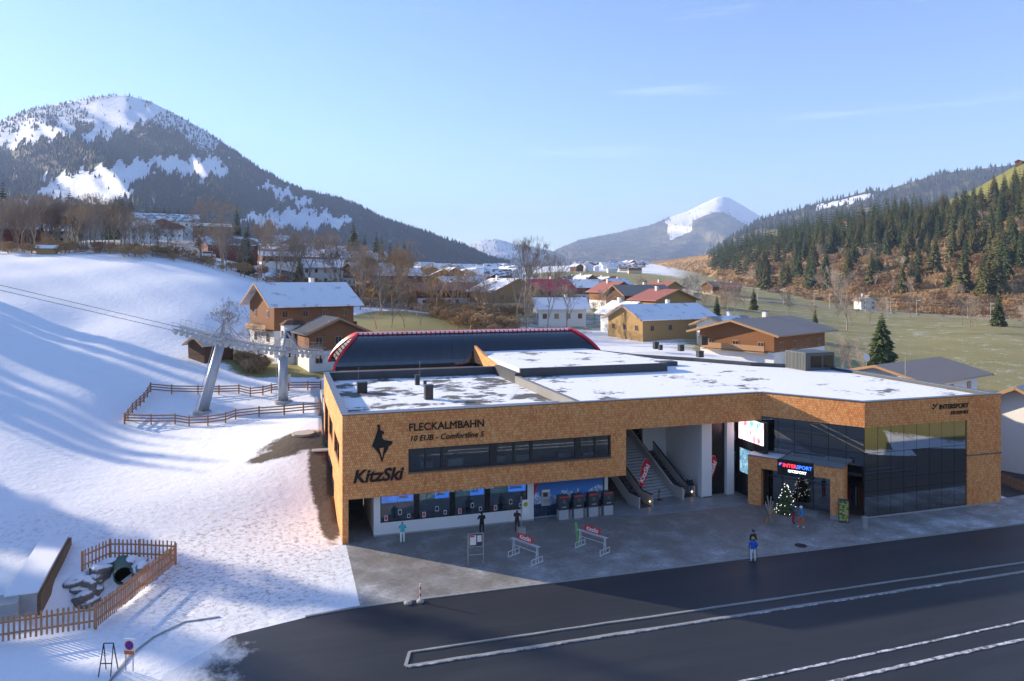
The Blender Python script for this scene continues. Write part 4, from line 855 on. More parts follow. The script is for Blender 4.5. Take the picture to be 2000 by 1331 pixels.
for i,(px,py,r_) in enumerate([(168,1150,.75),(195,1125,.7),(212,1104,.5),(262,1104,.6),(275,1118,.6),(180,1165,.55),(190,1140,.5),(165,1178,.7),(150,1140,.6),(285,1135,.5)]):
    q = ray_ground(px, py); me_ = boulder(i, r_); me_.materials.append(STONE); o = bpy.data.objects.new('boulder', me_); COL.objects.link(o); o.location = q+Vector((0,0,.05)); o.rotation_euler = (0,0,i*1.3); tag(o, 'snow-capped boulder lining the stream pit by the culvert', 'boulder', 'boulders round the culvert')
q = ray_ground(232,1140); t_ = thing('culvert_pipe', 'round culvert pipe mouth with green rim inside the stream pit', 'culvert', q+Vector((.2,.3,.45)), R(13)); m = MB()
for i in range(24):
    a0, a1 = 2*PI*i/24, 2*PI*(i+1)/24
    m.add([(math.cos(a)*rr,y,math.sin(a)*rr) for a in (a0,a1) for rr in (.55,.62) for y in (-.9,1.5)],[(0,4,5,1),(2,3,7,6),(0,2,6,4)])
m.build('pipe', simple('pipe_green', (.03,.09,.06), .5), t_); m = MB(); m.tube((0,-.4,0),(0,-.35,0),.56,.56,20); m.build('painted_pipe_shade', simple('shade_black', (.004,.004,.004), .9, 0, var=0), t_)  # black disc near the mouth stands in for the shade inside the pipe
a, b_ = g0(40,1192), g0(108,1072); t_ = thing('concrete_wall', 'snow-topped concrete stream wall with mossy brown side at the left edge', 'wall', a); d = b_-a
m = MB(); m.bar((0,0,.25),(d.x,d.y,.25),1.7,1.3); m.bar(Vector((-4,-1.0,.25)),Vector((0,-.3,.25)),1.7,1.29); m.build('wall', CONC, t_); m = MB(); m.bar((0,0,.93),(d.x,d.y,.93),1.74,.08); m.build('snow_cap', SNOWM, t_)
dn = Vector((d.y,-d.x,0)).normalized()*.95; m = MB(); m.bar(Vector((0,0,.1))+dn, Vector((d.x,d.y,.1))+dn, .2, 1.2); m.build('mossy_side', simple('moss_brown', (.16,.11,.06), .9, var=.5, scale=5, bump=.8), t_)

# ---------------------------------------------------------------- lift towers and cables
def zc(u_): return float(np.interp(u_, [-60,-35,-16.5,-12,-8,-4.3,1,3], [25.3,18.5,13.4,12.0,11.05,10.45,9.95,9.9]))
WH = MB(); WH.tube((0,-.07,0),(0,.07,0),.24,.24,14); WHM = WH.mesh('sheave', GALV)
VC = 43.2
def tower(px, py, ubase, utop, u0, u1, label):
    base = ray_ground(px, py); ub, vb = base.x, VC; zb = tz(ub, vb); t_ = thing('lift_tower', label, 'lift tower', (ub,vb,zb), 0, 'lift towers by the station')
    L = lambda u_, v_, z_: Vector((u_-ub, v_-vb, z_-zb)); zt = zc(utop)
    m = MB(); m.tube((0,0,-.3), L(utop,VC,zt+.2), .66, .56, 24); m.build('tube', GALVP, t_, True)
    m = MB(); m.lathe([(1.1,-.5),(1.1,.25),(.95,.3)],24); m.build('footing', CONC, t_)
    m = MB(); m.bar(L(utop,VC-3.4,zt+.35), L(utop,VC+3.4,zt+.35), .5,.5); m.build('cross_arm', GALV, t_)
    m = MB()
    for s_ in (-1,1): m.bar(L(utop,VC+s_*3.0,zt+.5), L(utop+.4,VC+s_*.9,zt+3.0), .14); m.bar(L(utop,VC+s_*.5,zt+.5), L(utop+.4,VC+s_*.9,zt+3.0), .16); m.bar(L(utop-1.5,VC+s_*3.0,zt+.4), L(utop+.4,VC+s_*.9,zt+2.6), .09); m.bar(L(utop+2.2,VC+s_*3.0,zt+.2), L(utop+.4,VC+s_*.9,zt+2.6), .09)
    m.bar(L(utop+.4,VC-1.6,zt+3.0), L(utop+.4,VC+1.6,zt+3.0), .2); m.build('maintenance_frame', GALV, t_)
    m = MB(); 
    for i in range(int((zt-zb)/.4)): m.bar((-.85,-.25,i*.4),(-.85,.25,i*.4),.03)
    f_ = (utop-ub)/(zt-zb); m.xf = None; m.bar((-.85,-.25,0),(-.85+f_*(zt-zb),-.25,zt-zb),.04); m.bar((-.85,.25,0),(-.85+f_*(zt-zb),.25,zt-zb),.04)
    m.v = [(x+ (f_*z if abs(x+.85) < 1e-6 or True and z < zt-zb and abs(x+.85) < .03 else 0), y, z) for x,y,z in m.v]; m.build('ladder', GALV, t_)
    m = MB(); m.box(.5,.95,-.3,.3,2.6,3.6); m.build('control_box', simple('box_grey', (.5,.5,.48), .5), t_)
    for s_ in (-1,1):
        vv = VC+s_*3.0; tr = MB(); n_ = 14; us = np.linspace(u0, u1, n_+1)
        for a,b_ in zip(us[:-1],us[1:]): tr.bar(L(a,vv,zc(a)+.38), L(b_,vv,zc(b_)+.38), .14,.22)
        for a in us[::2]: tr.bar(L(a,vv-.0,zc(a)+.3), L(a,vv,zc(a)-.05), .1)
        tb = tr.build('sheave_train', GALV, t_)
        for a in (us[:-1]+us[1:])/2:
            for du in (-.16,.16) if False else (0,):
                o = bpy.data.objects.new('sheave', WHM); COL.objects.link(o); o.parent = tb; o.location = L(a+du,vv,zc(a+du)-.02)
        ct = MB(); vo = vv+s_*.55
        for a,b_ in zip(us[:-1],us[1:]): ct.bar(L(a,vo,zc(a)+.3), L(b_,vo,zc(b_)+.3), .5,.04); ct.bar(L(a,vo+s_*.25,zc(a)+1.25), L(b_,vo+s_*.25,zc(b_)+1.25), .04); ct.bar(L(a,vo+s_*.25,zc(a)+.8), L(b_,vo+s_*.25,zc(b_)+.8), .03); ct.bar(L(a,vo+s_*.25,zc(a)+.3), L(a,vo+s_*.25,zc(a)+1.25), .035)
        ct.build('catwalk', GALV, t_)
    return t_
tower(395,806,-14,-11.8,-17.0,-8.2,'leaning grey lift tower with concrete footing, farther left inside the fence'); tower(553,792,-4.3,-4.3,-7.9,.9,'upright grey lift tower nearest the station')
for s_ in (-1,1):
    m = MB(); us = [-75,-60,-45,-35,-25,-17,-14,-12,-10,-8,-6,-4,-2,0,3,8]; vv = VC+s_*3.0
    pts = [Vector((u_,vv,zc(u_)+.22-.0)) for u_ in us]; o0 = pts[-1].copy(); m.path([p_-o0 for p_ in pts], .03, 5); o = m.build('lift_cable', simple('cable_steel', (.04,.04,.045), .5, .4, .5)); o.location = o0; tag(o, 'dark steel lift cable running up the slope to the left, '+('nearer the camera' if s_ < 0 else 'farther from the camera'), 'cable', 'lift cables')
# ---------------------------------------------------------------- people
def person(px, py, label, jacket, trousers, hat, hgt=1.74, rz=0, pose='stand', hair=(.06,.04,.03), boots=(.05,.05,.05), z=0.0, loc=None):
    k = hgt/1.75; q = loc if loc is not None else at_z(px, py, z)
    J = {'pel':(0,0,.95),'bel':(0,0,1.1),'che':(0,-.01,1.3),'nek':(0,-.01,1.48),'hed':(0,-.03,1.6),'top':(0,-.02,1.7)}
    for s_, sd in ((-1,'l'),(1,'r')):
        st = {'stand':(.02*s_,0), 'walk':(.0, .2*s_), 'counter':(0,.03*s_)}[pose if pose in ('stand','walk','counter') else 'stand']
        J['hip'+sd] = (s_*.1,0,.9); J['kne'+sd] = (s_*.12+st[0],st[1]*.5-.02,.5); J['ank'+sd] = (s_*.12+st[0],st[1],.09); J['toe'+sd] = (s_*.14+st[0],st[1]-.16,.04)
        J['sho'+sd] = (s_*.2,0,1.42)
        if pose == 'counter': J['elb'+sd] = (s_*.27,-.12,1.18); J['wri'+sd] = (s_*.2,-.36,1.14); J['han'+sd] = (s_*.17,-.43,1.14)
        elif pose == 'walk': J['elb'+sd] = (s_*.26,-.1*s_,1.16); J['wri'+sd] = (s_*.25,-.24*s_-.05,.97); J['han'+sd] = (s_*.24,-.28*s_-.07,.9)
        else: J['elb'+sd] = (s_*.29,.02,1.16); J['wri'+sd] = (s_*.24,-.14,.98); J['han'+sd] = (s_*.22,-.18,.91)
    E = [('pel','bel'),('bel','che'),('che','nek'),('nek','hed'),('hed','top')]
    for sd in 'lr': E += [('pel','hip'+sd),('hip'+sd,'kne'+sd),('kne'+sd,'ank'+sd),('ank'+sd,'toe'+sd),('che','sho'+sd),('sho'+sd,'elb'+sd),('elb'+sd,'wri'+sd),('wri'+sd,'han'+sd)]
    rad = {'pel':.16,'bel':.155,'che':.17,'nek':.065,'hed':.1,'top':.085,'hip':.115,'kne':.075,'ank':.06,'toe':.05,'sho':.085,'elb':.062,'wri':.045,'han':.04}
    names = list(J); me = bpy.data.meshes.new('person'); me.from_pydata([Vector(J[n_])*k for n_ in names], [(names.index(a),names.index(b_)) for a,b_ in E], [])
    ob = bpy.data.objects.new('tmp', me); COL.objects.link(ob); md = ob.modifiers.new('s','SKIN'); sv = me.skin_vertices[0].data
    for i,n_ in enumerate(names): r_ = rad[n_ if n_ in rad else n_[:3]]*k; sv[i].radius = (r_, r_*(.75 if n_ in ('pel','bel','che') else 1)); sv[i].use_root = n_ == 'pel'
    md2 = ob.modifiers.new('d','SUBSURF'); md2.levels = 1; md2.render_levels = 1
    ev = ob.evaluated_get(bpy.context.evaluated_depsgraph_get()); body = bpy.data.meshes.new_from_object(ev); bpy.data.objects.remove(ob)
    key = lambda c: 'cloth_%d_%d_%d' % tuple(int(x*100) for x in c)
    skin = simple('skin', (.5,.3,.22), .6); mats = [simple(key(jacket), jacket, .7, var=.15, scale=8), simple(key(trousers), trousers, .7, var=.15, scale=8), skin, simple(key(boots), boots, .6), simple(key(hair), hair, .8)]
    for m_ in mats: body.materials.append(m_)
    for pl in body.polygons:
        c = pl.center/k; best = min(E, key=lambda e: ((c-Vector(J[e[0]])*.5-Vector(J[e[1]])*.5).length)); n_ = best[1][:3]
        mi = 0
        if c.z < .14: mi = 3
        elif n_ in ('kne','ank','hip') and c.z < .93: mi = 1
        elif c.z > 1.5: mi = 4 if (c.z > 1.66 or c.y > .02) else 2
        elif n_ == 'han': mi = 2
        pl.material_index = mi
        pl.use_smooth = True
    # five separate fingers on each hand
    mb = MB()
    for sd in 'lr':
        h0, h1 = Vector(J['wri'+sd])*k, Vector(J['han'+sd])*k; d = (h1-h0).normalized(); side_ = d.cross(Vector((0,0,1)))
        side_ = side_.normalized() if side_.length > .1 else Vector((1,0,0))
        for i in range(4): mb.tube(h1+side_*(.012+.0)*(i-1.5)*1.5*k, h1+side_*.018*(i-1.5)*k+d*(.085-.008*abs(i-1.3))*k+Vector((0,0,-.012)), .010*k, .007*k, 5)
        mb.tube(h0.lerp(h1,.5)+side_*.035*k, h1+side_*.06*k+d*.02*k, .011*k, .008*k, 5)
    hands = mb.mesh('h', skin); bm = bmesh.new(); bm.from_mesh(body); n0 = len(bm.faces); bm.from_mesh(hands); bm.faces.ensure_lookup_table()
    for f_ in bm.faces[n0:]: f_.material_index = 2
    bm.to_mesh(body); bm.free()
    t_ = thing('person', label, 'person', q, rz); o = bpy.data.objects.new('body', body); COL.objects.link(o); o.parent = t_
    if hat:
        m = MB(); m.lathe([(.112,1.63),(.118,1.68),(.1,1.745),(.05,1.785),(.01,1.79)],12,(0,-.02,0)); m.v = [(x*k,y*k,z*k) for x,y,z in m.v]; m.build('hat', simple(key(hat), hat, .8), t_, True)
    m = MB(); m.tube((0,-.125*k,1.6*k),(0,-.148*k,1.585*k),.018*k,.012*k,6); m.build('nose', skin, t_)
    return t_
FACE = PI                                                     # figures are modelled facing -y
person(786,1062,'person in turquoise jacket and white trousers at the leftmost ticket window',(.05,.45,.5),(.75,.75,.75),None,1.68,PI,'counter',(.3,.2,.1),(.5,.5,.5))
person(941,1045,'person in black clothes at the third ticket window behind the notice board',(.015,.015,.018),(.015,.015,.018),(.02,.02,.02),1.8,PI,'counter')
person(1010,1039,'person in dark brown clothes beside the bus stop pole',(.05,.035,.035),(.06,.045,.04),None,1.76,R(150),'counter',(.05,.03,.02),(.3,.16,.08))
person(1347,969,'person in black jacket and jeans at the foot of the right-hand escalator',(.015,.016,.018),(.1,.16,.24),None,1.78,R(-20),'walk')
person(1549,1023,'person in dark teal jacket and red trousers beside the Christmas tree',(.02,.08,.11),(.42,.02,.05),(.06,.05,.05),1.7,R(60),'stand')
person(1565,1031,'person in blue jacket, orange trousers and white hat by the shop portal',(.02,.22,.5),(.75,.13,.03),(.75,.78,.8),1.72,R(-100),'walk',boots=(.6,.6,.6))
pr_ = person(1471,1098,'person in bright blue jacket with yellow hood and white trousers near the kerb',(.015,.1,.55),(.72,.74,.76),(.45,.36,.08),1.74,R(165),'stand',boots=(.6,.6,.62))
person(1471,1083,'person in dark jacket standing just behind the blue-jacketed skier',(.02,.03,.025),(.04,.045,.05),(.04,.06,.1),1.76,R(10),'stand')
m = MB()
for dx in (-.3,.32): m.tube((dx,.15,0),(dx*.8,-.15,1.15),.012,.01,5)
o = m.build('ski_poles', BLACKP, pr_)

# ---------------------------------------------------------------- houses
def roofmat(kind):
    if kind in MATS: return MATS[kind]
    t = NT(kind); p = t.pos(); tc = t.n('ShaderNodeTexCoord'); sp = t.n('ShaderNodeSeparateXYZ'); t.l(tc.outputs['Object'], sp.inputs[0])
    seam = t.math('LESS_THAN', t.math('FRACT', t.math('MULTIPLY', sp.outputs[0], 1.9)), .1)
    base = {'roof_brown':(.30,.235,.185),'roof_redbrown':(.34,.12,.08),'roof_red':(.72,.03,.07),'roof_snow_house':(.8,.82,.85),'roof_grey':(.28,.28,.28),'roof_dark':(.05,.05,.055),'roof_patchy':(.2,.15,.12),'roof_pale':(.5,.46,.42)}[kind]
    c = t.mix(t.math('MULTIPLY', seam, .5), base, tuple(x*.5 for x in base))
    if kind == 'roof_snow_house': c = t.mix(t.ramp(t.noise(.5, p, 5), ((.57,0.0),(.66,.5))), t.mix(t.math('MULTIPLY', seam, .12), (.8,.82,.85), (.5,.5,.5)), (.3,.25,.2))
    if kind in ('roof_patchy','roof_grey'): c = t.mix(t.ramp(t.noise(.35, p, 4), ((.48,0.0),(.54,1.0))), c, (.8,.82,.85))
    b = t.bsdf(.55, c, .35); t.bump(b, seam, .4, .05); MATS[kind] = t.mat; return t.mat
def planks(name, col):
    if name in MATS: return MATS[name]
    t = NT(name); p = t.pos(); sp = t.n('ShaderNodeSeparateXYZ'); t.l(p, sp.inputs[0]); st_ = t.math('FRACT', t.math('MULTIPLY', sp.outputs[2], 4.0))
    c = t.mix(t.noise(2.5, p, 4, .6, (1,1,4)), tuple(x*.65 for x in col), col); c = t.mix(t.math('MULTIPLY', t.math('LESS_THAN', st_, .12), .6), c, tuple(x*.3 for x in col)); t.bsdf(.8, c, .2); MATS[name] = t.mat; return t.mat
TIMB = planks('timber', (.30,.135,.06)); TIMBY = planks('timber_yellow', (.45,.29,.12)); TIMBD = planks('timber_dark', (.14,.07,.04)); TIMBR = planks('timber_red', (.22,.07,.045))
RENDW = simple('house_white', (.72,.71,.68), .85, var=.06); RENDY = simple('house_cream', (.62,.5,.3), .85, var=.08); HG = simple('house_glass', (.03,.04,.05), .08, .8, var=0); WFR = simple('window_timber', (.4,.2,.09), .6); EAVE = simple('eave_timber', (.38,.22,.11), .7)
def house(name, label, pos, yaw, l_, w_, hw, hr, up, low, roof, split=.45, ov=.9, wins=((3,2),(2,2)), chimney=True, balcony=False, cat='house', group=None, detail=True, wf=None):
    t_ = thing(name, label, cat, pos, yaw, group); a, b_ = l_/2, w_/2; zs = hw*split
    m = MB(); m.box(-a,a,-b_,b_,-2.5,zs); m.build('lower_wall', low, t_)
    m = MB(); m.box(-a-.03,a+.03,-b_-.03,b_+.03,zs,hw)
    m.add([(-a-.03,-b_-.03,hw),(-a-.03,b_+.03,hw),(-a-.03,0,hw+hr)],[(0,2,1)]); m.add([(a+.03,-b_-.03,hw),(a+.03,b_+.03,hw),(a+.03,0,hw+hr)],[(0,1,2)]); m.build('upper_wall', up, t_)
    sl_ = hr/b_; oz = ov*sl_
    for s_ in (-1,1):
        m = MB(); y1 = s_*(b_+ov); th_ = .22
        vs = [(-a-ov,0,hw+hr),(a+ov,0,hw+hr),(a+ov,y1,hw-oz),(-a-ov,y1,hw-oz)]; m.add([(x,y,z+.02) for x,y,z in vs]+[(x,y,z+th_+.02) for x,y,z in vs],[(0,1,2,3),(7,6,5,4),(0,4,5,1),(1,5,6,2),(2,6,7,3),(3,7,4,0)] if s_ > 0 else [(3,2,1,0),(4,5,6,7),(1,5,4,0),(2,6,5,1),(3,7,6,2),(0,4,7,3)]); ro = m.build('roof_slope', roof, t_)
        if detail:
            for x in (-a-ov+.0,a+ov):
                f_ = MB(); f_.bar((x,0,hw+hr+.06),(x,y1,hw-oz+.06),.1,.36,up=(1,0,0)) if False else f_.bar((x+(.04 if x>0 else -.04),0,hw+hr+.05),(x+(.04 if x>0 else -.04),y1,hw-oz+.05),.07,.3); f_.build('bargeboard', EAVE, ro)
    if chimney:
        m = MB(); cz = hw+hr*.75; m.box(a*.25,a*.25+.8,b_*.1,b_*.1+.7,cz-.6,hw+hr+1.1); c_ = m.build('chimney', RENDW, t_); m = MB(); m.box(a*.25-.1,a*.25+.9,b_*.1-.1,b_*.1+.8,hw+hr+1.1,hw+hr+1.22); m.build('chimney_cap', BLACKP, c_)
    if detail:
        rows = 2 if hw > 4.5 else 1; fh = hw/rows
        def win(cx_, cy_, cz_, ax):
            m = MB()
            if ax == 'y': m.box(cx_-.55,cx_+.55,cy_-.06,cy_+.06,cz_-.65,cz_+.65)
            else: m.box(cx_-.06,cx_+.06,cy_-.55,cy_+.55,cz_-.65,cz_+.65)
            o = m.build('window', wf or WFR, t_); m = MB()
            for s_ in (-1,1):
                if ax == 'y': m.box(cx_+s_*.25-.2,cx_+s_*.25+.2,cy_-.075,cy_+.075,cz_-.53,cz_+.53)
                else: m.box(cx_-.075,cx_+.075,cy_+s_*.25-.2,cy_+s_*.25+.2,cz_-.53,cz_+.53)
            m.build('pane', HG, o)
        for r_ in range(rows):
            z_ = fh*(r_+.5)+.1
            for i in range(wins[0][0]):
                x_ = -a+l_*(i+.5)/wins[0][0]; win(x_, -b_-.03, z_, 'y')
            for i in range(wins[1][0]):
                y_ = -b_+w_*(i+.5)/wins[1][0]; win(-a-.03, y_, z_, 'x'); win(a+.03, y_, z_, 'x')
        if balcony:
            for s_ in (-1,1):
                m = MB(); m.box(s_*a if s_>0 else -a-1.2, a+1.2 if s_>0 else -a, -b_*.85,b_*.85,zs-.15,zs); bo = m.build('balcony', EAVE, t_); m = MB(); x_ = s_*(a+1.15); m.box(x_-.05,x_+.05,-b_*.85,b_*.85,zs+.15,zs+1.0); m.build('railing', EAVE, bo)
    return t_
def hpos(px, Z, sink=0): q = on_ground(px, Z); return Vector((q.x,q.y,q.z-sink))
SNH = roofmat('roof_snow_house'); RB = roofmat('roof_brown'); RRB = roofmat('roof_redbrown'); RRED = roofmat('roof_red'); RG = roofmat('roof_grey'); RD = roofmat('roof_dark'); RP = roofmat('roof_patchy'); RPL = roofmat('roof_pale')
house('chalet', 'large timber chalet with snowy roof and white ground floor left of the glazed hall', hpos(590,133), R(24), 15, 10.5, 8.3, 3.2, TIMB, RENDW, SNH, .42, 1.4, ((4,2),(2,2)), True, True)
an = house('chalet', 'low timber annex with dark roof, gable facing the plaza, below the snowy chalet', hpos(646,117), R(103), 8, 9.0, 5.6, 2.0, TIMB, RENDW, RD, .5, .9, ((2,2),(3,2)), False, False)
q = hpos(572,120); t_ = thing('bay_tower', 'white octagonal bay tower with small brown roof between chalet and annex', 'tower', q); m = MB(); m.lathe([(1.9,-2),(1.9,6.2)],8); m.build('wall', RENDW, t_); m = MB(); m.lathe([(2.2,6.2),(1.2,6.9),(.1,7.2)],8); m.build('roof', TIMBD, t_)
for i in range(8):
    a = 2*PI*(i+.5)/8
    for z in (1.6,4.6): m = MB(); m.xf = Matrix.Rotation(a,4,'Z'); m.box(1.72,1.80,-.4,.4,z-.6,z+.6); m.build('window', HG, t_)
house('shed', 'small brown shed with grey roof beside the left lift tower top', hpos(412,113), R(40), 5, 4, 2.2, 1.1, TIMBD, TIMBD, roofmat('roof_pale'), .3, .6, ((0,1),(0,1)), False, cat='shed')
house('hotel', 'long white hotel with grey roof on the hill in front of dark spruces', hpos(320,392), R(8), 33, 14, 10, 3.6, RENDW, RENDW, RG, .5, 1.2, ((9,2),(4,2)), False, False, 'hotel')
house('guest_house', 'white guest house with brown gable in front of the long hotel', hpos(318,372), R(95), 12, 19, 6.5, 3.4, TIMBR, RENDW, SNH, .75, 1.2, ((4,2),(6,2)), False, False)
house('house', 'brown and white house beside the round bare tree right of the hotel', hpos(413,380), R(10), 17, 11, 8, 1.6, TIMBD, RENDW, RG, .2, 1, ((4,2),(2,2)), False)
house('farmhouse', 'dark red farmhouse with patchy snow roof on the hillside left of the spruce', hpos(445,262), R(20), 17, 13, 5, 3.0, TIMBR, TIMBR, RP, .4, 1.2, ((4,2),(3,2)), False)
house('house', 'white house with snowy roof half hidden by bare trees below the hotel', hpos(272,300), R(-15), 11, 9, 6, 2.2, RENDW, RENDW, SNH, .5, 1, ((3,2),(2,2)))
house('house', 'red timber house behind bare trees at the left edge', hpos(25,270), R(10), 16, 11, 6, 3, TIMBR, TIMBR, RP, .4, 1.1, ((4,2),(2,2)))
house('house', 'pale house among bare trees second from the left edge', hpos(110,285), R(-10), 12, 9, 5, 2.4, RENDY, RENDY, SNH, .4, 1, ((3,2),(2,2)))
house('garden_shed', 'tiny shed with snow roof on the crest of the snowy slope', hpos(92,200), R(5), 4.5, 3, 1.6, .6, TIMBY, TIMBY, SNH, .3, .4, ((0,1),(0,1)), False, cat='shed', detail=False)
for i,(px,Z,yw,l_,w_,hw,hr,up,low,rf,lab) in enumerate([
    (542,285,15,14,10,4.5,1.6,TIMBD,RENDW,SNH,'house with flat snowy roof right of the narrow dark spruce'),
    (632,262,-12,13,11,6.5,2.6,RENDW,RENDW,SNH,'white house with steep snowy roof above the timber chalet'),
    (722,258,20,15,11,6.0,2.2,TIMBD,RENDW,SNH,'brown house with snowy roof behind tall bare trees'),
    (762,240,15,18,11,6.0,2.2,TIMB,TIMBY,SNH,'wide timber house with bluish snowy roof above the green meadow'),
    (865,228,8,21,11,5.0,2.0,TIMBR,RENDW,RRB,'long house with reddish roof and white garden walls'),
    (900,262,12,16,11,6.0,2.4,TIMBD,RENDW,SNH,'house with snowy roof behind the reddish one'),
    (985,218,100,17,15,7.0,3.4,TIMBY,RENDY,SNH,'yellowish gabled house left of the bright red roof'),
    (1068,226,10,13,11,7.5,3.0,TIMB,RENDW,RRED,'house with bright red metal roof behind tall bare trees'),
    (1092,188,-10,12,9,4.5,2.2,RENDW,RENDW,SNH,'low house with snowy roof below the bright red roof'),
    (1197,262,95,13,12,6.5,3.2,TIMB,RENDW,RRB,'gabled brown house left of the dark seamed roof'),
    (1248,246,8,19,11,6.5,2.8,TIMBD,RENDW,RB,'long house with dark brown seamed roof'),
    (1296,208,100,11,14,6.5,2.6,TIMBY,RENDW,RRB,'white house with red-framed windows and red-brown gable roof'),
    (1290,164,12,20,12,4.4,2.6,TIMBY,TIMBY,SNH,'yellow timber house with snowy roof behind the station roof'),
    (1222,172,100,9,8,4.8,2.2,RENDW,RENDW,SNH,'small white gabled house left of the yellow timber house'),
    (1420,150,15,9,8,4.5,1.4,RENDW,RENDW,RG,'small house with bluish grey roof left of the brown chalet')]):
    house('house', lab, hpos(px,Z), R(yw), l_, w_, hw, hr, up, low, rf, .5, 1.1, ((4,2),(3,2)), True, i in (3,7,9,11), wf=(simple('window_red',(.45,.08,.1),.6) if i == 11 else None))
house('chalet', 'wide chalet with brown seamed roof and wooden balcony right behind the station', hpos(1490,122), R(25), 17, 13, 8.6, 1.7, TIMB, RENDW, RB, .66, 1.6, ((4,2),(3,2)), True, True)
house('house', 'white house with brown seamed roof and satellite dish right of the ventilation unit', hpos(1775,101), R(18), 15, 11, 7.2, 1.35, RENDW, RENDW, RB, .5, 1.5, ((3,2),(2,2)), False)
q = hpos(1692,100); t_ = thing('satellite_dish', 'white satellite dish on the brown seamed roof', 'satellite dish', Vector((q.x,q.y,q.z+9.3))); m = MB(); m.tube((0,0,-1.5),(0,0,.0),.05,.05,6); m.build('mast', GALV, t_); m = MB(); m.xf = Matrix.Rotation(R(70),4,'X'); m.lathe([(.05,-.12),(.35,-.06),(.55,.04),(.57,.06)],16); m.build('dish', RENDW, t_)
house('house', 'white house with pale seamed roof cut by the right picture edge', hpos(2045,80), R(20), 16, 11, 6.0, 2.8, RENDW, RENDW, RPL, .5, 1.2, ((4,2),(2,2)), False)
house('house', 'small white house at the foot of the forest by the railway', hpos(1690,385), R(70), 9, 8, 5, 2.4, RENDW, RENDW, RB, .5, .8, ((2,2),(2,2)))
house('house', 'orange timber chalet by the railway, left of two', hpos(1395,445), R(10), 11, 9, 5.5, 2.2, TIMB, RENDY, RB, .4, 1, ((3,2),(2,2))); house('house', 'orange timber chalet by the railway, right of two', hpos(1424,440), R(-15), 11, 9, 5.5, 2.2, TIMB, RENDY, RRB, .4, 1, ((3,2),(2,2)))
q = on_ground(405,238); t_ = thing('parked_van', 'small white van parked among the trees below the farmhouse', 'van', q, R(25)); m = MB(); m.prism([(-2.3,-.95),(2.3,-.95),(2.3,.95),(-2.3,.95)],.35,1.1); m.prism([(-2.3,-.9),(1.3,-.9),(1.3,.9),(-2.3,.9)],1.1,2.1); m.build('body', RENDW, t_); m = MB(); m.box(1.3,1.75,-.85,.85,1.1,1.8); m.box(-1.8,1.2,-.92,-.9,1.35,1.9); m.build('glass', HG, t_)
for x in (-1.5,1.5):
    for y in (-.9,.9): m = MB(); m.tube((x,y-.1,.35),(x,y+.1,.35),.35,.35,12); m.build('wheel', BLACKP, t_)
rnd = random.Random(21)
for i in range(34):
    px = rnd.uniform(470,960) if i % 4 else rnd.uniform(1110,1300); Zh = rnd.uniform(285,430); k_ = i % 5
    house('village_house', 'chalet of the village cluster half hidden between bare trees in the middle distance', hpos(px,Zh), R(rnd.choice([10,20,100,-15,85])), rnd.uniform(11,16), rnd.uniform(9,12), rnd.uniform(5,7), rnd.uniform(2,2.8), [TIMB,TIMBD,RENDW,TIMBY,TIMBR][k_], [RENDW,RENDW,RENDW,RENDY,TIMBD][k_], [SNH,SNH,RP,SNH,RRB][(i*3)%5], .5, 1.1, ((3,2),(2,2)), i%2 == 0, i%3 == 0, 'house', 'village chalets in the middle distance')
# far town: one small house copied, each its own object
for k_, (rf, wl) in enumerate([(SNH,RENDW),(RP,RENDY),(SNH,TIMBD)]):
    base_h = house('town_house', 'tiny snowy-roofed house of the distant town on the valley floor', (0,0,-500), 0, 12, 9.5, 5.5, 2.6, [RENDW,TIMB,TIMBD][k_], wl, rf, .5, .9, chimney=False, detail=False, group='houses of the distant town')
    rnd = random.Random(11+k_)
    for i in range(62):
        Zh = rnd.uniform(430, 1700)**1.0; px = rnd.uniform(815, 1010) if i % 5 else rnd.uniform(1120, 1262)
        if px > 1100: Zh = rnd.uniform(900,2000)
        q = on_ground(px, Zh); yw = rnd.uniform(-.4,.4)+(PI/2 if i%3==0 else 0); s_ = rnd.uniform(.85,1.4)
        if i == 0: base_h.location = q; base_h.rotation_euler = (0,0,yw)
        else: dup(base_h, q, yw, s_)
# ---------------------------------------------------------------- trees
def bare_tree(name, H_, seed, spread=.42, depth=5, mat=None, kids=(3,5), trunk=.5):
    rnd = random.Random(seed); m = MB()
    def grow(p0, d, L, r_, lv):
        n_ = 2 if lv < 2 else 1; p = p0
        for i in range(n_):
            d2 = (d+Vector((rnd.uniform(-.12,.12),rnd.uniform(-.12,.12),rnd.uniform(0,.1)))).normalized(); p1 = p+d2*L/n_
            m.tube(p, p1, r_*(1-.3*i/n_), r_*(1-.3*(i+1)/n_)*.9, 5 if lv < 2 else 3, False); p = p1; d = d2
            if lv < depth:
                for j in range(rnd.randint(*kids) if i == n_-1 else rnd.randint(1,2)):
                    a = rnd.uniform(0,2*PI); o_ = d.orthogonal().normalized(); o_.rotate(Matrix.Rotation(a,3,d)); nd = (d*(1-spread)+o_*rnd.uniform(.6,1.2)*spread+Vector((0,0,.14))).normalized()
                    grow(p, nd, L*rnd.uniform(.55,.75), max(r_*.5,.018), lv+1)
    grow(Vector((0,0,-.3)), Vector((0,0,1)), H_*trunk*.75, H_*.013, 0)
    zmax = max(v[2] for v in m.v); k = H_/zmax; m.v = [(x*k,y*k,z*k) for x,y,z in m.v]
    return m.mesh(name, mat)
def twigmat(name, a, b_):
    t = NT(name); oi = t.n('ShaderNodeObjectInfo'); c = t.mix(oi.outputs['Random'], a, b_); t.bsdf(.85, c, .15); MATS[name] = t.mat; return t.mat
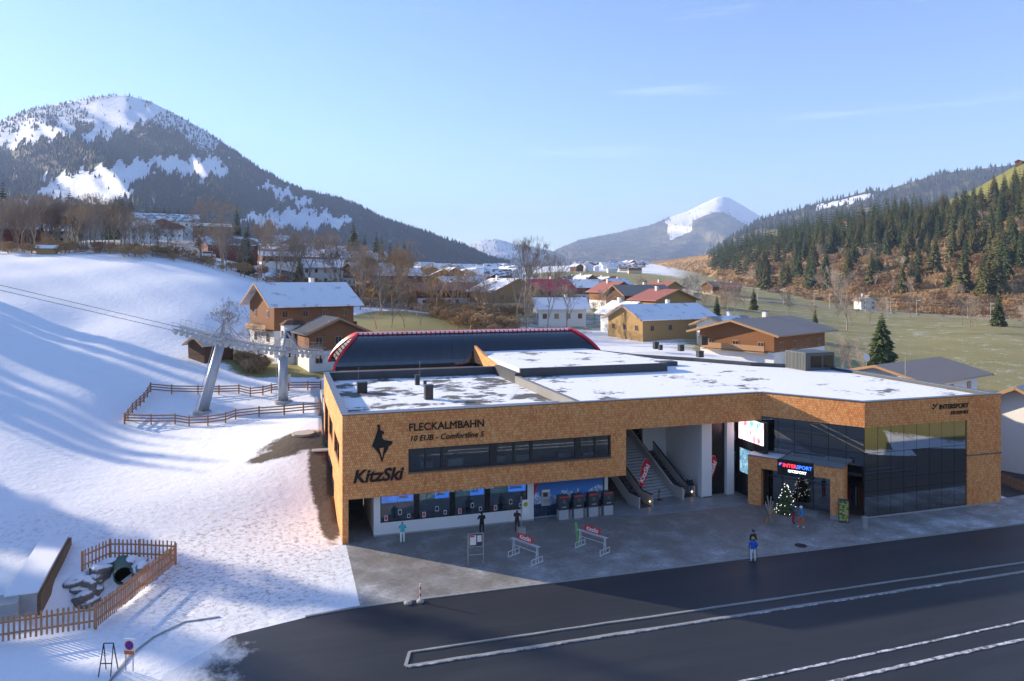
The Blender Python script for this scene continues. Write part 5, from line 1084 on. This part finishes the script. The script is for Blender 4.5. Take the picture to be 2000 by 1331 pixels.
TWIG = twigmat('bare_twigs', (.24,.19,.15), (.34,.27,.21)); TWIGR = twigmat('reddish_twigs', (.36,.23,.12), (.46,.31,.165)); BIRCH = twigmat('birch_twigs', (.45,.4,.35), (.32,.25,.19))
BT = [bare_tree('bare_tree', 15, s, .40+.04*(s%3), 5, TWIG, (3,4)) for s in range(5)]
BTR = [bare_tree('bare_tree', 15, 20+s, .5, 5, TWIGR, (3,4)) for s in range(2)]
BTT = [bare_tree('bare_tree', 15, 30+s, .30, 5, TWIG, (3,4), .6) for s in range(3)]
BTB = [bare_tree('bare_tree', 15, 40+s, .36, 5, BIRCH, (2,4), .6) for s in range(2)]
SHR = [bare_tree('shrub', 4, 60+s, .6, 4, TWIGR, (4,5), .25) for s in range(3)]
def place(me, name, q, hs, label, cat, group=None, wid=1.0, rnd=random):
    o = bpy.data.objects.new(name, me); COL.objects.link(o); o.location = q; o.rotation_euler = (0,0,rnd.uniform(0,6.28)); o.scale = (hs*wid,hs*wid,hs); return tag(o, label, cat, group)
rnd = random.Random(5)
def scatter(n, xr, zr, hr, meshes, label, group, h0=15.0, wid=1.0, name='bare_tree', cat='tree', skip=None):
    for i in range(n):
        for _ in range(20):
            px = rnd.uniform(*xr); Zt = rnd.uniform(*zr)
            if not skip or not skip(px, Zt): break
        q = on_ground(px, Zt); place(rnd.choice(meshes), name, q, rnd.uniform(*hr)/h0, label, cat, group, wid, rnd)
scatter(16, (245,400), (200,250), (9,14), BT, 'bare tree on the crest in front of the hotel houses', 'bare trees before the hotel')
scatter(62, (-60,250), (205,262), (13,18), BT+BTR[:1], 'bare grey-brown tree in the belt along the crest of the snowy slope', 'bare trees along the crest')
scatter(8, (385,490), (196,236), (11,16), BT, 'bare tree on the slope edge below the dark red farmhouse', 'bare trees below the farmhouse')
place(BTR[0], 'bare_tree', on_ground(408,345), 1.6, 'round reddish bare tree standing before the brown and white house', 'tree', None, 1.25)
scatter(34, (500,800), (205,330), (13,20), BT+BTR, 'bare brown tree among the houses above the green meadow', 'bare trees among the middle houses')
scatter(22, (690,960), (172,225), (8,15), BT+BTR, 'bare tree in the thicket between meadow and reddish roof', 'bare trees in the thicket')
for i,(px,Zt,h_,l_) in enumerate([(1008,160,17,'tall bare tree, leftmost of the group before the red roof'),(1030,163,22,'tallest bare tree in front of the bright red roof'),(1068,166,19,'tall slim bare tree right of the tallest one'),(1106,170,17,'wide bare tree, rightmost of the tall group')]): place(BTT[i%3] if i < 3 else BT[1], 'bare_tree', on_ground(px,Zt), h_/15, l_, 'tree', 'tall bare trees before the red roof', .85)
scatter(26, (930,1190), (168,230), (6,12), BT+BTT, 'small bare tree around the red-roofed house', 'bare trees round the red roof')
scatter(30, (1360,2080), (250,330), (7,12), BT+BTB, 'small bare tree in the row along the right-hand field', 'bare trees along the field', skip=None)
scatter(18, (1240,1480), (300,480), (8,13), BT+BTR, 'bare tree beside the railway and its chalets', 'bare trees by the railway')
place(BTB[0], 'birch', on_ground(1568,112), .62, 'white-stemmed birch in front of the brown chalet', 'tree'); place(BTB[1], 'birch', on_ground(1655,250), 1.5, 'tall pale bare tree before the forest above the right-hand field', 'tree')
for px,Zt,h_ in [(1640,128,8),(1665,130,9),(1690,131,7)]: place(BTB[1], 'bare_tree', on_ground(px,Zt), h_/15, 'slender bare tree left of the big spruce', 'tree', 'slender trees by the big spruce')
place(BT[2], 'bare_tree', on_ground(445,117), .62, 'small bare tree on the snow left of the chalet', 'tree'); place(BT[3], 'bare_tree', on_ground(505,112), .5, 'low bare tree in front of the chalet gable', 'tree')
for px,Zt in [(735,150),(765,151),(790,152),(820,154)]: place(BT[4], 'fruit_tree', on_ground(px,Zt), .36, 'small bare fruit tree on the green meadow', 'tree', 'fruit trees on the meadow', 1.2)
scatter(75, (840,1010), (150,200), (2.5,4.5), SHR, 'dense brown leafless shrub in the thicket behind the glazed hall', 'brown shrubs behind the hall', 4.0, 1.3, 'shrub', 'shrub')
scatter(60, (-40,480), (196,212), (2,4), SHR, 'leafless shrub at the foot of the tree belt on the crest', 'shrubs along the crest', 4.0, 1.3, 'shrub', 'shrub')
scatter(50, (500,860), (190,240), (2,4), SHR, 'leafless shrub between the middle houses', 'shrubs between the houses', 4.0, 1.3, 'shrub', 'shrub')
scatter(30, (460,520), (108,116), (1.0,2.0), SHR, 'brown shrub in the garden below the chalet', 'garden shrubs', 4.0, 1.3, 'shrub', 'shrub')
CF = [conifer_mesh('conifer', 20, 3.6+.4*s, 24, 13, 50+s, SPRUCE if s < 2 else SPRUCE2) for s in range(4)]
CFN = conifer_mesh('conifer', 20, 1.9, 26, 10, 71, SPRUCE); CFB = conifer_mesh('conifer', 20, 5.6, 34, 22, 72, SPRUCE)
for i in range(24): px = 212+i*6.6+rnd.uniform(-3,3); place(CF[i%3], 'spruce', on_ground(px, 425+rnd.uniform(-12,25)), rnd.uniform(.95,1.3)*(1.12 if i < 8 else .85), 'dark spruce in the stand behind the hotel', 'tree', 'spruces behind the hotel', 1, rnd)
for px,Zt,h_,w_,l_ in [(462,330,21,1.0,'broad dark spruce right of the brown and white house'),(484,335,14,1.0,'smaller spruce beside the broad dark one'),(135,300,24,1,'spruce rising above the bare trees, near the left mountain meadow'),(120,305,20,1,'second spruce above the bare trees at left'),(5,270,24,1,'spruce at the left picture edge')]: place(CF[0], 'spruce', on_ground(px,Zt), h_/20, l_, 'tree', None, w_)
place(CFN, 'spruce', on_ground(527,318), 1.05, 'narrow columnar spruce among bare trees', 'tree')
for px in (690,712,735,745,762,775,790,800): place(CF[rnd.randint(0,2)], 'spruce', on_ground(px,325+rnd.uniform(-10,20)), rnd.uniform(.85,1.15), 'spruce in the group above the snowy-roofed houses', 'tree', 'spruces above the houses', 1, rnd)
for px,Zt,h_,me_,l_ in [(1722,131,13.5,CFB,'big ragged spruce standing behind the station roof'),(1400,255,9,CF[1],'single spruce between white house and railway'),(1592,245,8,CF[0],'small spruce in the field edge, middle of the meadow'),(1472,330,11,CF[2],'small spruce left of the field'),(1950,262,15,CF[1],'spruce at the field edge near the right picture edge'),(585,240,11,CF[2],'small spruce behind the chalet roof'),(480,215,14,CF[3],'dull green conifer right of the dark red farmhouse'),(1010,245,11,CF[3],'olive conifer left of the tallest bare tree')]: place(me_, 'spruce', on_ground(px,Zt), h_/20, l_, 'tree')
for px,Zt in [(1205,176),(1212,178),(1190,172)]: place(CFN, 'cypress', on_ground(px,Zt), .3, 'small columnar evergreen in the garden of the yellow timber house', 'tree', 'garden evergreens', 1.2)
# off-picture wood on the slope to the left: it shades the foreground
for i in range(46):
    qq = -8-rnd.uniform(0,1)**.8*60; ss = 98+rnd.uniform(0,26)
    u_, v_ = qq*.67-ss*.74, qq*.74+ss*.67; place(CF[i%4], 'spruce', Vector((u_,v_,tz(u_,v_))), rnd.uniform(1.2,1.65), 'spruce of the wood on the slope left of the picture', 'tree', 'spruces left of the picture', 1.15, rnd)

# across the road, behind the photographer: bank with trees and parked cars, seen mirrored in the shop glass
for i in range(34):
    u_, v_ = rnd.uniform(70,270), rnd.uniform(-210,-78); place(rnd.choice(BT+CF[:2]) if i % 3 else BTR[0], 'roadside_tree', Vector((u_,v_,tz(u_,v_))), rnd.uniform(.5,.95), 'tree on the bank across the road, mirrored in the shop glass', 'tree', 'trees on the bank across the road', 1, rnd)
def car(u_, v_, rz, col, label):
    t_ = thing('parked_car', label, 'car', (u_,v_,.0), rz); pt_ = simple('paint_%d' % int(col[0]*100), col, .3, .5, .2, var=.03)
    m = MB(); m.v = []; sec = [(-2.2,.45,.75,.75),(-2.15,.4,.95,.85),(-1.2,.35,1.0,.9),(1.0,.35,1.0,.9),(2.0,.4,.85,.85),(2.2,.45,.65,.72)]
    def loft(secs, zb):
        vs = []; [vs.extend([(x,-w_,zb if zb else lo),(x,-w_,hi),(x,w_,hi),(x,w_,zb if zb else lo)]) for x,lo,hi,w_ in secs]
        fs = [(0,1,2,3),tuple(len(vs)-4+i for i in (3,2,1,0))]; 
        for i in range(len(secs)-1): k = 4*i; fs += [(k+j,k+4+j,k+4+(j+1)%4,k+(j+1)%4) for j in range(4)]
        return vs, fs
    m.add(*loft(sec, None)); m.build('body', pt_, t_)
    m = MB(); m.add(*loft([(-2.0,.9,1.0,.72),(-1.6,.9,1.5,.68),(.4,.9,1.55,.68),(1.15,.9,1.0,.75)], None)); cb = m.build('cabin', HG, t_); m = MB(); m.box(-1.6,.4,-.66,.66,1.52,1.6); m.build('car_roof', pt_, cb)
    for x in (-1.4,1.35):
        for y in (-.85,.85): m = MB(); m.tube((x,y-.1,.34),(x,y+.1,.34),.34,.34,16); wl = m.build('wheel', BLACKP, t_); m = MB(); m.tube((x,y-.11,.34),(x,y+.11,.34),.2,.2,10); m.build('rim', GALV, wl)
    for y in (-.55,.55): m = MB(); m.box(2.12,2.22,y-.18,y+.18,.6,.75); m.build('headlight', CARD, t_)
car(-20,-24.5,R(-60),(.6,.61,.6),'silver car parked across the road, mirrored in the angled shop glass'); car(-25.5,-27,R(-60),(.03,.035,.04),'dark car parked beside the silver one, mirrored in the shop glass')
for i in range(11):
    qq = 4+i*2.9+rnd.uniform(-.8,.8); ss = 128+rnd.uniform(0,16); u_, v_ = qq*.67-ss*.74, qq*.74+ss*.67
    place(CF[i%4], 'spruce', Vector((u_,v_,tz(u_,v_))), rnd.uniform(.8,1.15), 'lone spruce above the slope left of the picture', 'tree', 'scattered spruces left of the picture', 1, rnd)
# ---------------------------------------------------------------- forested hillside on the right
hx = np.array([1225,1255,1300,1400,1500,1600,1700,1800,1900,2000,2300,2700]); hyb = np.array([524,526,543,575,586,595,606,615,623,631,645,660]); hzb = np.array([2100,1900,1100,620,500,440,400,370,350,340,325,320])
hyt = np.array([523,520,512,497,468,445,430,412,372,316,215,120]); hzt = np.array([2200,2000,1500,1000,900,850,800,780,760,740,700,680])
def hill_pt(px, t_, lift=0):
    yb, zb, yt, zt = (float(np.interp(px, hx, a)) for a in (hyb,hzb,hyt,hzt)); z0 = CAMH-(yb-HYP)*zb/FPX-3; z1 = CAMH-(yt-HYP)*zt/FPX
    if t_ <= 1: Zd = zb+(zt-zb)*t_; z = z0+(z1-z0)*(t_**.9)
    else: Zd = zt+(t_-1)*600; z = z1+ (t_-1)*20
    u_, v_ = xz2uv((px-CXP)*Zd/FPX, Zd); z += 2.2*math.sin(u_*.03+v_*.021)*math.sin(v_*.04)*min(1,4*t_)
    return Vector((u_,v_,z+lift))
pxs = list(np.linspace(1225,2700,150)); ts = list(np.linspace(0,1,50))+[1.2,1.6,2.2]
vs = [hill_pt(px,t_) for t_ in ts for px in pxs]; n_ = len(pxs); fs = [(j*n_+i,j*n_+i+1,(j+1)*n_+i+1,(j+1)*n_+i) for j in range(len(ts)-1) for i in range(n_-1)]
me = bpy.data.meshes.new('hillside'); me.from_pydata(vs,[],fs); me.polygons.foreach_set('use_smooth',[True]*len(fs))
def meadow(px,t_): return float(np.clip((px-1790)/80,0,1)*np.clip((t_-.72)/.08,0,1))
ca = me.color_attributes.new('cover','FLOAT_COLOR','POINT'); ca.data.foreach_set('color', np.array([(meadow(px,t_),0,0,1) for t_ in ts for px in pxs]).ravel())
t = NT('hillside_cover'); p = t.pos(); at = t.n('ShaderNodeAttribute', attribute_name='cover'); sp = t.n('ShaderNodeSeparateColor'); t.l(at.outputs[0], sp.inputs[0])
br_ = t.ramp(t.noise(.05, p, 7, .65), ((.3,(.10,.07,.035)),(.45,(.24,.155,.075)),(.6,(.36,.24,.12)),(.75,(.22,.18,.08)))); gr_ = t.mix(t.noise(.03, p, 5), (.14,.16,.04), (.27,.24,.08)); b = t.bsdf(.9, t.mix(sp.outputs[0], br_, gr_), .1); t.bump(b, t.noise(.3, p, 6, .7), 1.0, 1.5)
me.materials.append(t.mat); o = bpy.data.objects.new('hillside', me); COL.objects.link(o); struct(o)
cand = []
while len(cand) < 820:
    px = 1385+(2080-1385)*rnd.random()**.85; t_ = rnd.uniform(.08,1.0)
    if px > 1800 and t_ > .76-(px-1800)*.0003: continue
    if t_ < .45 and rnd.random() < .82: continue
    if px < 1480 and t_ < .3: continue
    k_ = .55+.45*math.sin(px*.021+1.3)*math.sin(t_*9+px*.008)
    if rnd.random() > .25+.95*k_: continue
    cand.append((hill_pt(px,t_,-.5), rnd.uniform(.85,1.4)))
cand.sort(key=lambda c: proj(c[0])[2]/c[1])
for q, s_ in cand[:235]: place(CF[rnd.randint(0,3)], 'spruce', q, s_, 'tall spruce in the dense forest on the right-hand hillside', 'tree', 'forest spruces on the right-hand hillside', rnd.uniform(.85,1.1), rnd)
lowc = [conifer_mesh('low', 20, 3.8, 9, 8, 90+s, SPRUCE) for s in range(3)]; lv = []
for me_ in lowc:
    co = np.empty(len(me_.vertices)*3); me_.vertices.foreach_get('co', co); lv.append((co.reshape(-1,3), [tuple(p_.vertices) for p_ in me_.polygons]))
AV, AF = [], []
for q, s_ in cand[235:]:
    co, fc = lv[rnd.randint(0,2)]; a = rnd.uniform(0,6.28); c_, n_ = math.cos(a), math.sin(a); b0 = sum(len(x) for x in AV)
    AV.append(np.stack([(co[:,0]*c_-co[:,1]*n_)*s_+q.x, (co[:,0]*n_+co[:,1]*c_)*s_+q.y, co[:,2]*s_+q.z], -1)); AF += [tuple(i+b0 for i in f) for f in fc]
fm = bpy.data.meshes.new('hill_forest'); fm.from_pydata(np.concatenate(AV).tolist(), [], AF); fm.materials.append(SPRUCE); fo = bpy.data.objects.new('hill_forest', fm); COL.objects.link(fo); stuff(fo); tag(fo, 'mass of smaller spruces higher up the right-hand hillside', 'forest')
# leafless brush covering the foot of the hillside
m = MB(); 
for i in range(5200):
    px = rnd.uniform(1270,2100); t_ = rnd.uniform(0,1)**1.5*.75
    if px > 1800 and t_ > .66: continue
    q = hill_pt(px,t_,-.1); h_ = rnd.uniform(1.6,4.2)
    for j in range(5):
        a = rnd.uniform(0,6.28); r_ = h_*rnd.uniform(.15,.5); w_ = .16; tip = q+Vector((math.cos(a)*r_,math.sin(a)*r_,h_*rnd.uniform(.7,1))); m.add([q+Vector((w_,0,0)),q-Vector((w_,0,0)),tip,tip+Vector((w_,.1,-.5*h_*.6))],[(0,1,2),(0,2,3)])
o = m.build('hillside_brush', TWIGR); stuff(o); tag(o, 'brown leafless brush covering the foot of the hillside', 'brush')
for i in range(120):
    px = rnd.uniform(1290,2060); t_ = rnd.uniform(.03,.6); place(rnd.choice(BTR+BTB), 'bare_tree', hill_pt(px,t_,-.3), rnd.uniform(.5,.85), 'bare tree on the brown foot of the forest hillside', 'tree', 'bare trees on the hillside foot', 1.1, rnd)
for i in range(120):
    px = rnd.uniform(1280,2060); t_ = rnd.uniform(.0,.4); place(rnd.choice(SHR), 'shrub', hill_pt(px,t_,-.2), rnd.uniform(.8,1.7), 'brown leafless shrub on the foot of the forest hillside', 'shrub', 'shrubs on the hillside foot', 1.6, rnd)
for px,t_,l_ in [(1652,.86,'chalet on the forest hillside, left of two'),(1690,.88,'chalet on the forest hillside, right of two'),(1992,.985,'dark farm hut on the ridge at the upper right'),(1885,.93,'small farm building at the edge of the green ridge')]: house('hill_chalet', l_, hill_pt(px,t_), R(20), *((12, 10, 6, 3, TIMB, RENDW, RRB) if px < 1800 else (7, 6, 3.2, 1.6, TIMBD, TIMBD, RB)), .5, 1.2, ((3,2),(2,2)), False)
# railway masts along the foot of the hill
for i,px in enumerate([1440,1480,1530,1590,1620,1690,1740,1790,1890,1935,2000]):
    Zt = float(np.interp(px,[1430,1700,2000],[405,365,322])); t_ = thing('railway_mast', 'slim grey railway mast in the row at the foot of the forest', 'mast', on_ground(px,Zt), 0, 'railway masts'); m = MB(); m.tube((0,0,-.5),(0,0,8),.14,.1,6); m.build('pole', GALV, t_); m = MB(); m.bar((0,0,7),(0,-2.6,7.3),.07); m.build('arm', GALV, t_)
a = [on_ground(px,float(np.interp(px,[1300,1430,1700,2000,2200],[520,410,370,327,310]))) for px in range(1300,2201,60)]; m = MB()
for p0,p1 in zip(a[:-1],a[1:]): m.bar(p0+Vector((0,0,.2)),p1+Vector((0,0,.2)),5,.8)
struct(m.build('railway_bank', simple('ballast', (.3,.27,.24), .9, var=.3)))
for k_ in (5.4,6.9):
    m = MB(); m.path([p_+Vector((0,0,k_)) for p_ in a], .05, 4); o = m.build('overhead_wire', GALV); tag(o, 'thin railway overhead wire, '+('lower' if k_ < 6 else 'upper')+' of two', 'wire', 'railway wires')

# ---------------------------------------------------------------- mountains
def mountain(name, prof_, zr, zb, yb, nx, ny, rough, seed, cov, tree_n=0, tree_h=24, forest=None, back=1500, ex=.75):
    px_ = np.array([p_[0] for p_ in prof_], float); py_ = np.array([p_[1] for p_ in prof_], float); xs = np.linspace(px_[0], px_[-1], nx); rg = np.random.RandomState(seed)
    def nz(x, t_):
        s = 0
        for k_ in range(1,7): s = s+math.sin(x*.013*k_*1.7+seed*1.3+k_*2.1+t_*3.1*k_)*math.sin(t_*5.3*k_+x*.004*k_+k_+seed)/k_**1.1
        return s
    def pt(x, t_):
        yt = float(np.interp(x, px_, py_)); Zr = float(np.interp(x, px_, zr)) if hasattr(zr,'__len__') else zr; Zb = float(np.interp(x, px_, zb)) if hasattr(zb,'__len__') else zb
        zt = CAMH-(yt-HYP)*Zr/FPX; z0 = CAMH-(yb-HYP)*Zb/FPX
        if t_ <= 1:
            Zd = Zb+(Zr-Zb)*t_; z = z0+(zt-z0)*t_**(1/ex)*1.0; am = rough*math.sin(PI*min(1,t_))**.7; Zd += nz(x,t_)*am*2.0; z += nz(x+40,t_*1.3)*am*.5
        else: Zd = Zr+(t_-1)*back; z = zt-(t_-1)*.5*back
        u_, v_ = xz2uv((x-CXP)*Zd/FPX, Zd); return Vector((u_,v_,z))
    tt = list(np.linspace(0,1,ny))+[1.3,2.0]; vs = [pt(x,t_) for t_ in tt for x in xs]; n_ = len(xs); fs = [(j*n_+i,j*n_+i+1,(j+1)*n_+i+1,(j+1)*n_+i) for j in range(len(tt)-1) for i in range(n_-1)]
    me = bpy.data.meshes.new(name); me.from_pydata(vs,[],fs); me.polygons.foreach_set('use_smooth',[True]*len(fs)); col = []
    for t_ in tt:
        for x in xs:
            q = proj(pt(x,min(t_,1))); col += [cov(q[0],q[1],t_), 0, 0, 1]
    ca = me.color_attributes.new('cover','FLOAT_COLOR','POINT'); ca.data.foreach_set('color', col); me.materials.append(MOUNT); o = bpy.data.objects.new(name, me); COL.objects.link(o); struct(o)
    if tree_n:
        m = MB(); n2 = 0; r2 = random.Random(seed); vsx = []; fsx = []
        while n2 < tree_n:
            x = r2.uniform(px_[0],px_[-1]); t_ = r2.uniform(.0,1.0); q = pt(x,t_); pq = proj(q)
            if r2.random() > forest(pq[0],pq[1],t_): continue
            h_ = tree_h*r2.uniform(.6,1.2); r_ = h_*.2; b0 = len(vsx); a0 = r2.uniform(0,2); 
            for kk in range(4): a = a0+kk*PI/2; vsx.append((q.x+math.cos(a)*r_,q.y+math.sin(a)*r_,q.z+h_*.08))
            vsx.append((q.x,q.y,q.z+h_)); fsx += [(b0+kk,b0+(kk+1)%4,b0+4) for kk in range(4)]; n2 += 1
        fm = bpy.data.meshes.new('forest'); fm.from_pydata(vsx,[],fsx); fm.materials.append(SPRUCE_FAR); fo = bpy.data.objects.new('mountain_forest', fm); COL.objects.link(fo); stuff(fo); fo['label'] = 'distant spruce forest covering the '+name.replace('_',' '); fo['category'] = 'forest'
    return pt
t = NT('mountain_cover'); p = t.pos(); at = t.n('ShaderNodeAttribute', attribute_name='cover'); sp = t.n('ShaderNodeSeparateColor'); t.l(at.outputs[0], sp.inputs[0])
nA = t.noise(.006, p, 8, .65); nB = t.noise(.03, p, 6, .7); v_ = t.math('ADD', sp.outputs[0], t.math('MULTIPLY', t.math('SUBTRACT', t.math('ADD', t.math('MULTIPLY', nA, .6), t.math('MULTIPLY', nB, .4)), .5), 1.6))
fl = t.mix(nB, (.03,.034,.025), (.085,.075,.055)); gr2 = t.mix(nA, (.15,.14,.06), (.22,.19,.1)); under = t.mix(t.ramp(nA, ((.45,0.0),(.6,1.0))), fl, gr2)
b = t.bsdf(.9, t.mix(t.ramp(v_, ((.46,0.0),(.56,1.0))), under, (.84,.86,.89)), .1); t.bump(b, nB, 1.0, 8.0); MOUNT = t.mat
SPRUCE_FAR = leafmat('spruce_far', (.018,.034,.022), (.045,.06,.034))
def inpoly(x, y, poly):
    c = False; j = len(poly)-1
    for i in range(len(poly)):
        if (poly[i][1] > y) != (poly[j][1] > y) and x < (poly[j][0]-poly[i][0])*(y-poly[i][1])/(poly[j][1]-poly[i][1])+poly[i][0]: c = not c
        j = i
    return c
CLEAR = [[(90,350),(180,330),(300,310),(345,308),(440,312),(442,345),(400,350),(300,330),(265,365),(230,395),(215,435),(100,440),(130,400),(80,385)], [(0,262),(60,250),(155,236),(140,262),(70,275),(0,290)], [(480,418),(600,410),(690,428),(680,445),(560,450),(480,440)], [(150,205),(245,188),(330,215),(300,235),(200,270),(155,280),(185,240)], [(500,350),(540,365),(635,410),(600,408),(520,375)], [(0,400),(60,395),(70,420),(0,430)]]
def wig(x, y): return x+9*math.sin(y*.21+x*.05)+6*math.sin(x*.37+y*.11), y+6*math.sin(x*.17)+4*math.sin(x*.41+y*.3)
def snowcov(x, y, t_):
    x, y = wig(x, y); return .95 if any(inpoly(x,y,pg) for pg in CLEAR) else (.62 if t_ > .8 and x < 420 else .33)
def fdens(x, y, t_):
    x, y = wig(x, y)
    if any(inpoly(x,y,pg) for pg in CLEAR): return .012
    return .35 if (t_ > .82 and x < 420) else 1.0
LP = [(-420,330),(-200,285),(-60,250),(0,238),(60,213),(130,200),(190,188),(245,186),(290,197),(340,222),(400,255),(450,290),(500,325),(560,358),(600,374),(650,384),(700,402),(740,425),(790,441),(850,460),(900,478),(950,503),(995,521)]
mountain('mountain', LP, np.interp([p_[0] for p_ in LP],[-420,300,700,995],[3900,3900,3600,3000]), np.interp([p_[0] for p_ in LP],[-420,400,995],[1100,1300,2700]), 538, 260, 90, 55, 3, snowcov, 46000, 18, fdens)
MP = [(840,525),(880,497),(912,479),(940,470),(968,467),(985,471),(1010,480),(1045,484),(1090,495),(1140,512),(1200,530)]
mountain('far_mountain', MP, 8200, 6500, 528, 120, 40, 60, 8, lambda x,y,t_: .75 if t_ > .45 and x < 1010 else .4, 3500, 26, lambda x,y,t_: .9 if t_ < .5 or x > 1000 else .15)
SP = [(1020,528),(1060,508),(1090,487),(1130,469),(1200,456),(1270,440),(1310,424),(1345,412),(1375,397),(1400,386),(1412,384),(1425,387),(1450,401),(1480,420),(1510,433),(1560,450),(1700,470)]
mountain('snow_peak', SP, 9000, 6000, 528, 160, 50, 70, 5, lambda x,y,t_: .95 if (t_ > .78 and 1310 < x < 1500) or inpoly(x,y,[(1300,430),(1350,410),(1350,450),(1310,470)]) else .22, 6000, 26, lambda x,y,t_: .03 if (t_ > .8 and 1310 < x < 1500) else (.15 if inpoly(x,y,[(1180,500),(1350,420),(1400,470),(1220,520)]) else .8))
RP_ = [(1380,500),(1440,455),(1490,427),(1560,409),(1600,396),(1640,388),(1700,372),(1722,374),(1760,362),(1830,341),(1880,333),(1935,328),(2000,320),(2150,300),(2500,280)]
mountain('far_ridge', RP_, 3400, 1700, 540, 150, 40, 40, 12, lambda x,y,t_: .8 if inpoly(x,y,[(1590,402),(1700,378),(1712,386),(1600,412)]) else .25, 9000, 24, lambda x,y,t_: .05 if inpoly(x,y,[(1590,402),(1700,378),(1712,386),(1600,412)]) else .9)
# ---------------------------------------------------------------- valley haze
m = MB(); m.box(-9500,9500,-1500,11500,-8,1100); hz = m.build('haze', []) if False else None
hm = bpy.data.materials.new('haze'); hm.use_nodes = True; hm.node_tree.nodes.clear(); ho = hm.node_tree.nodes.new('ShaderNodeOutputMaterial'); pv = hm.node_tree.nodes.new('ShaderNodeVolumePrincipled'); pv.inputs['Color'].default_value = (.5,.66,1,1); pv.inputs['Density'].default_value = 1.05e-4; pv.inputs['Anisotropy'].default_value = 0.0; hm.node_tree.links.new(pv.outputs[0], ho.inputs[1])
hz = m.build('haze', hm); stuff(hz)
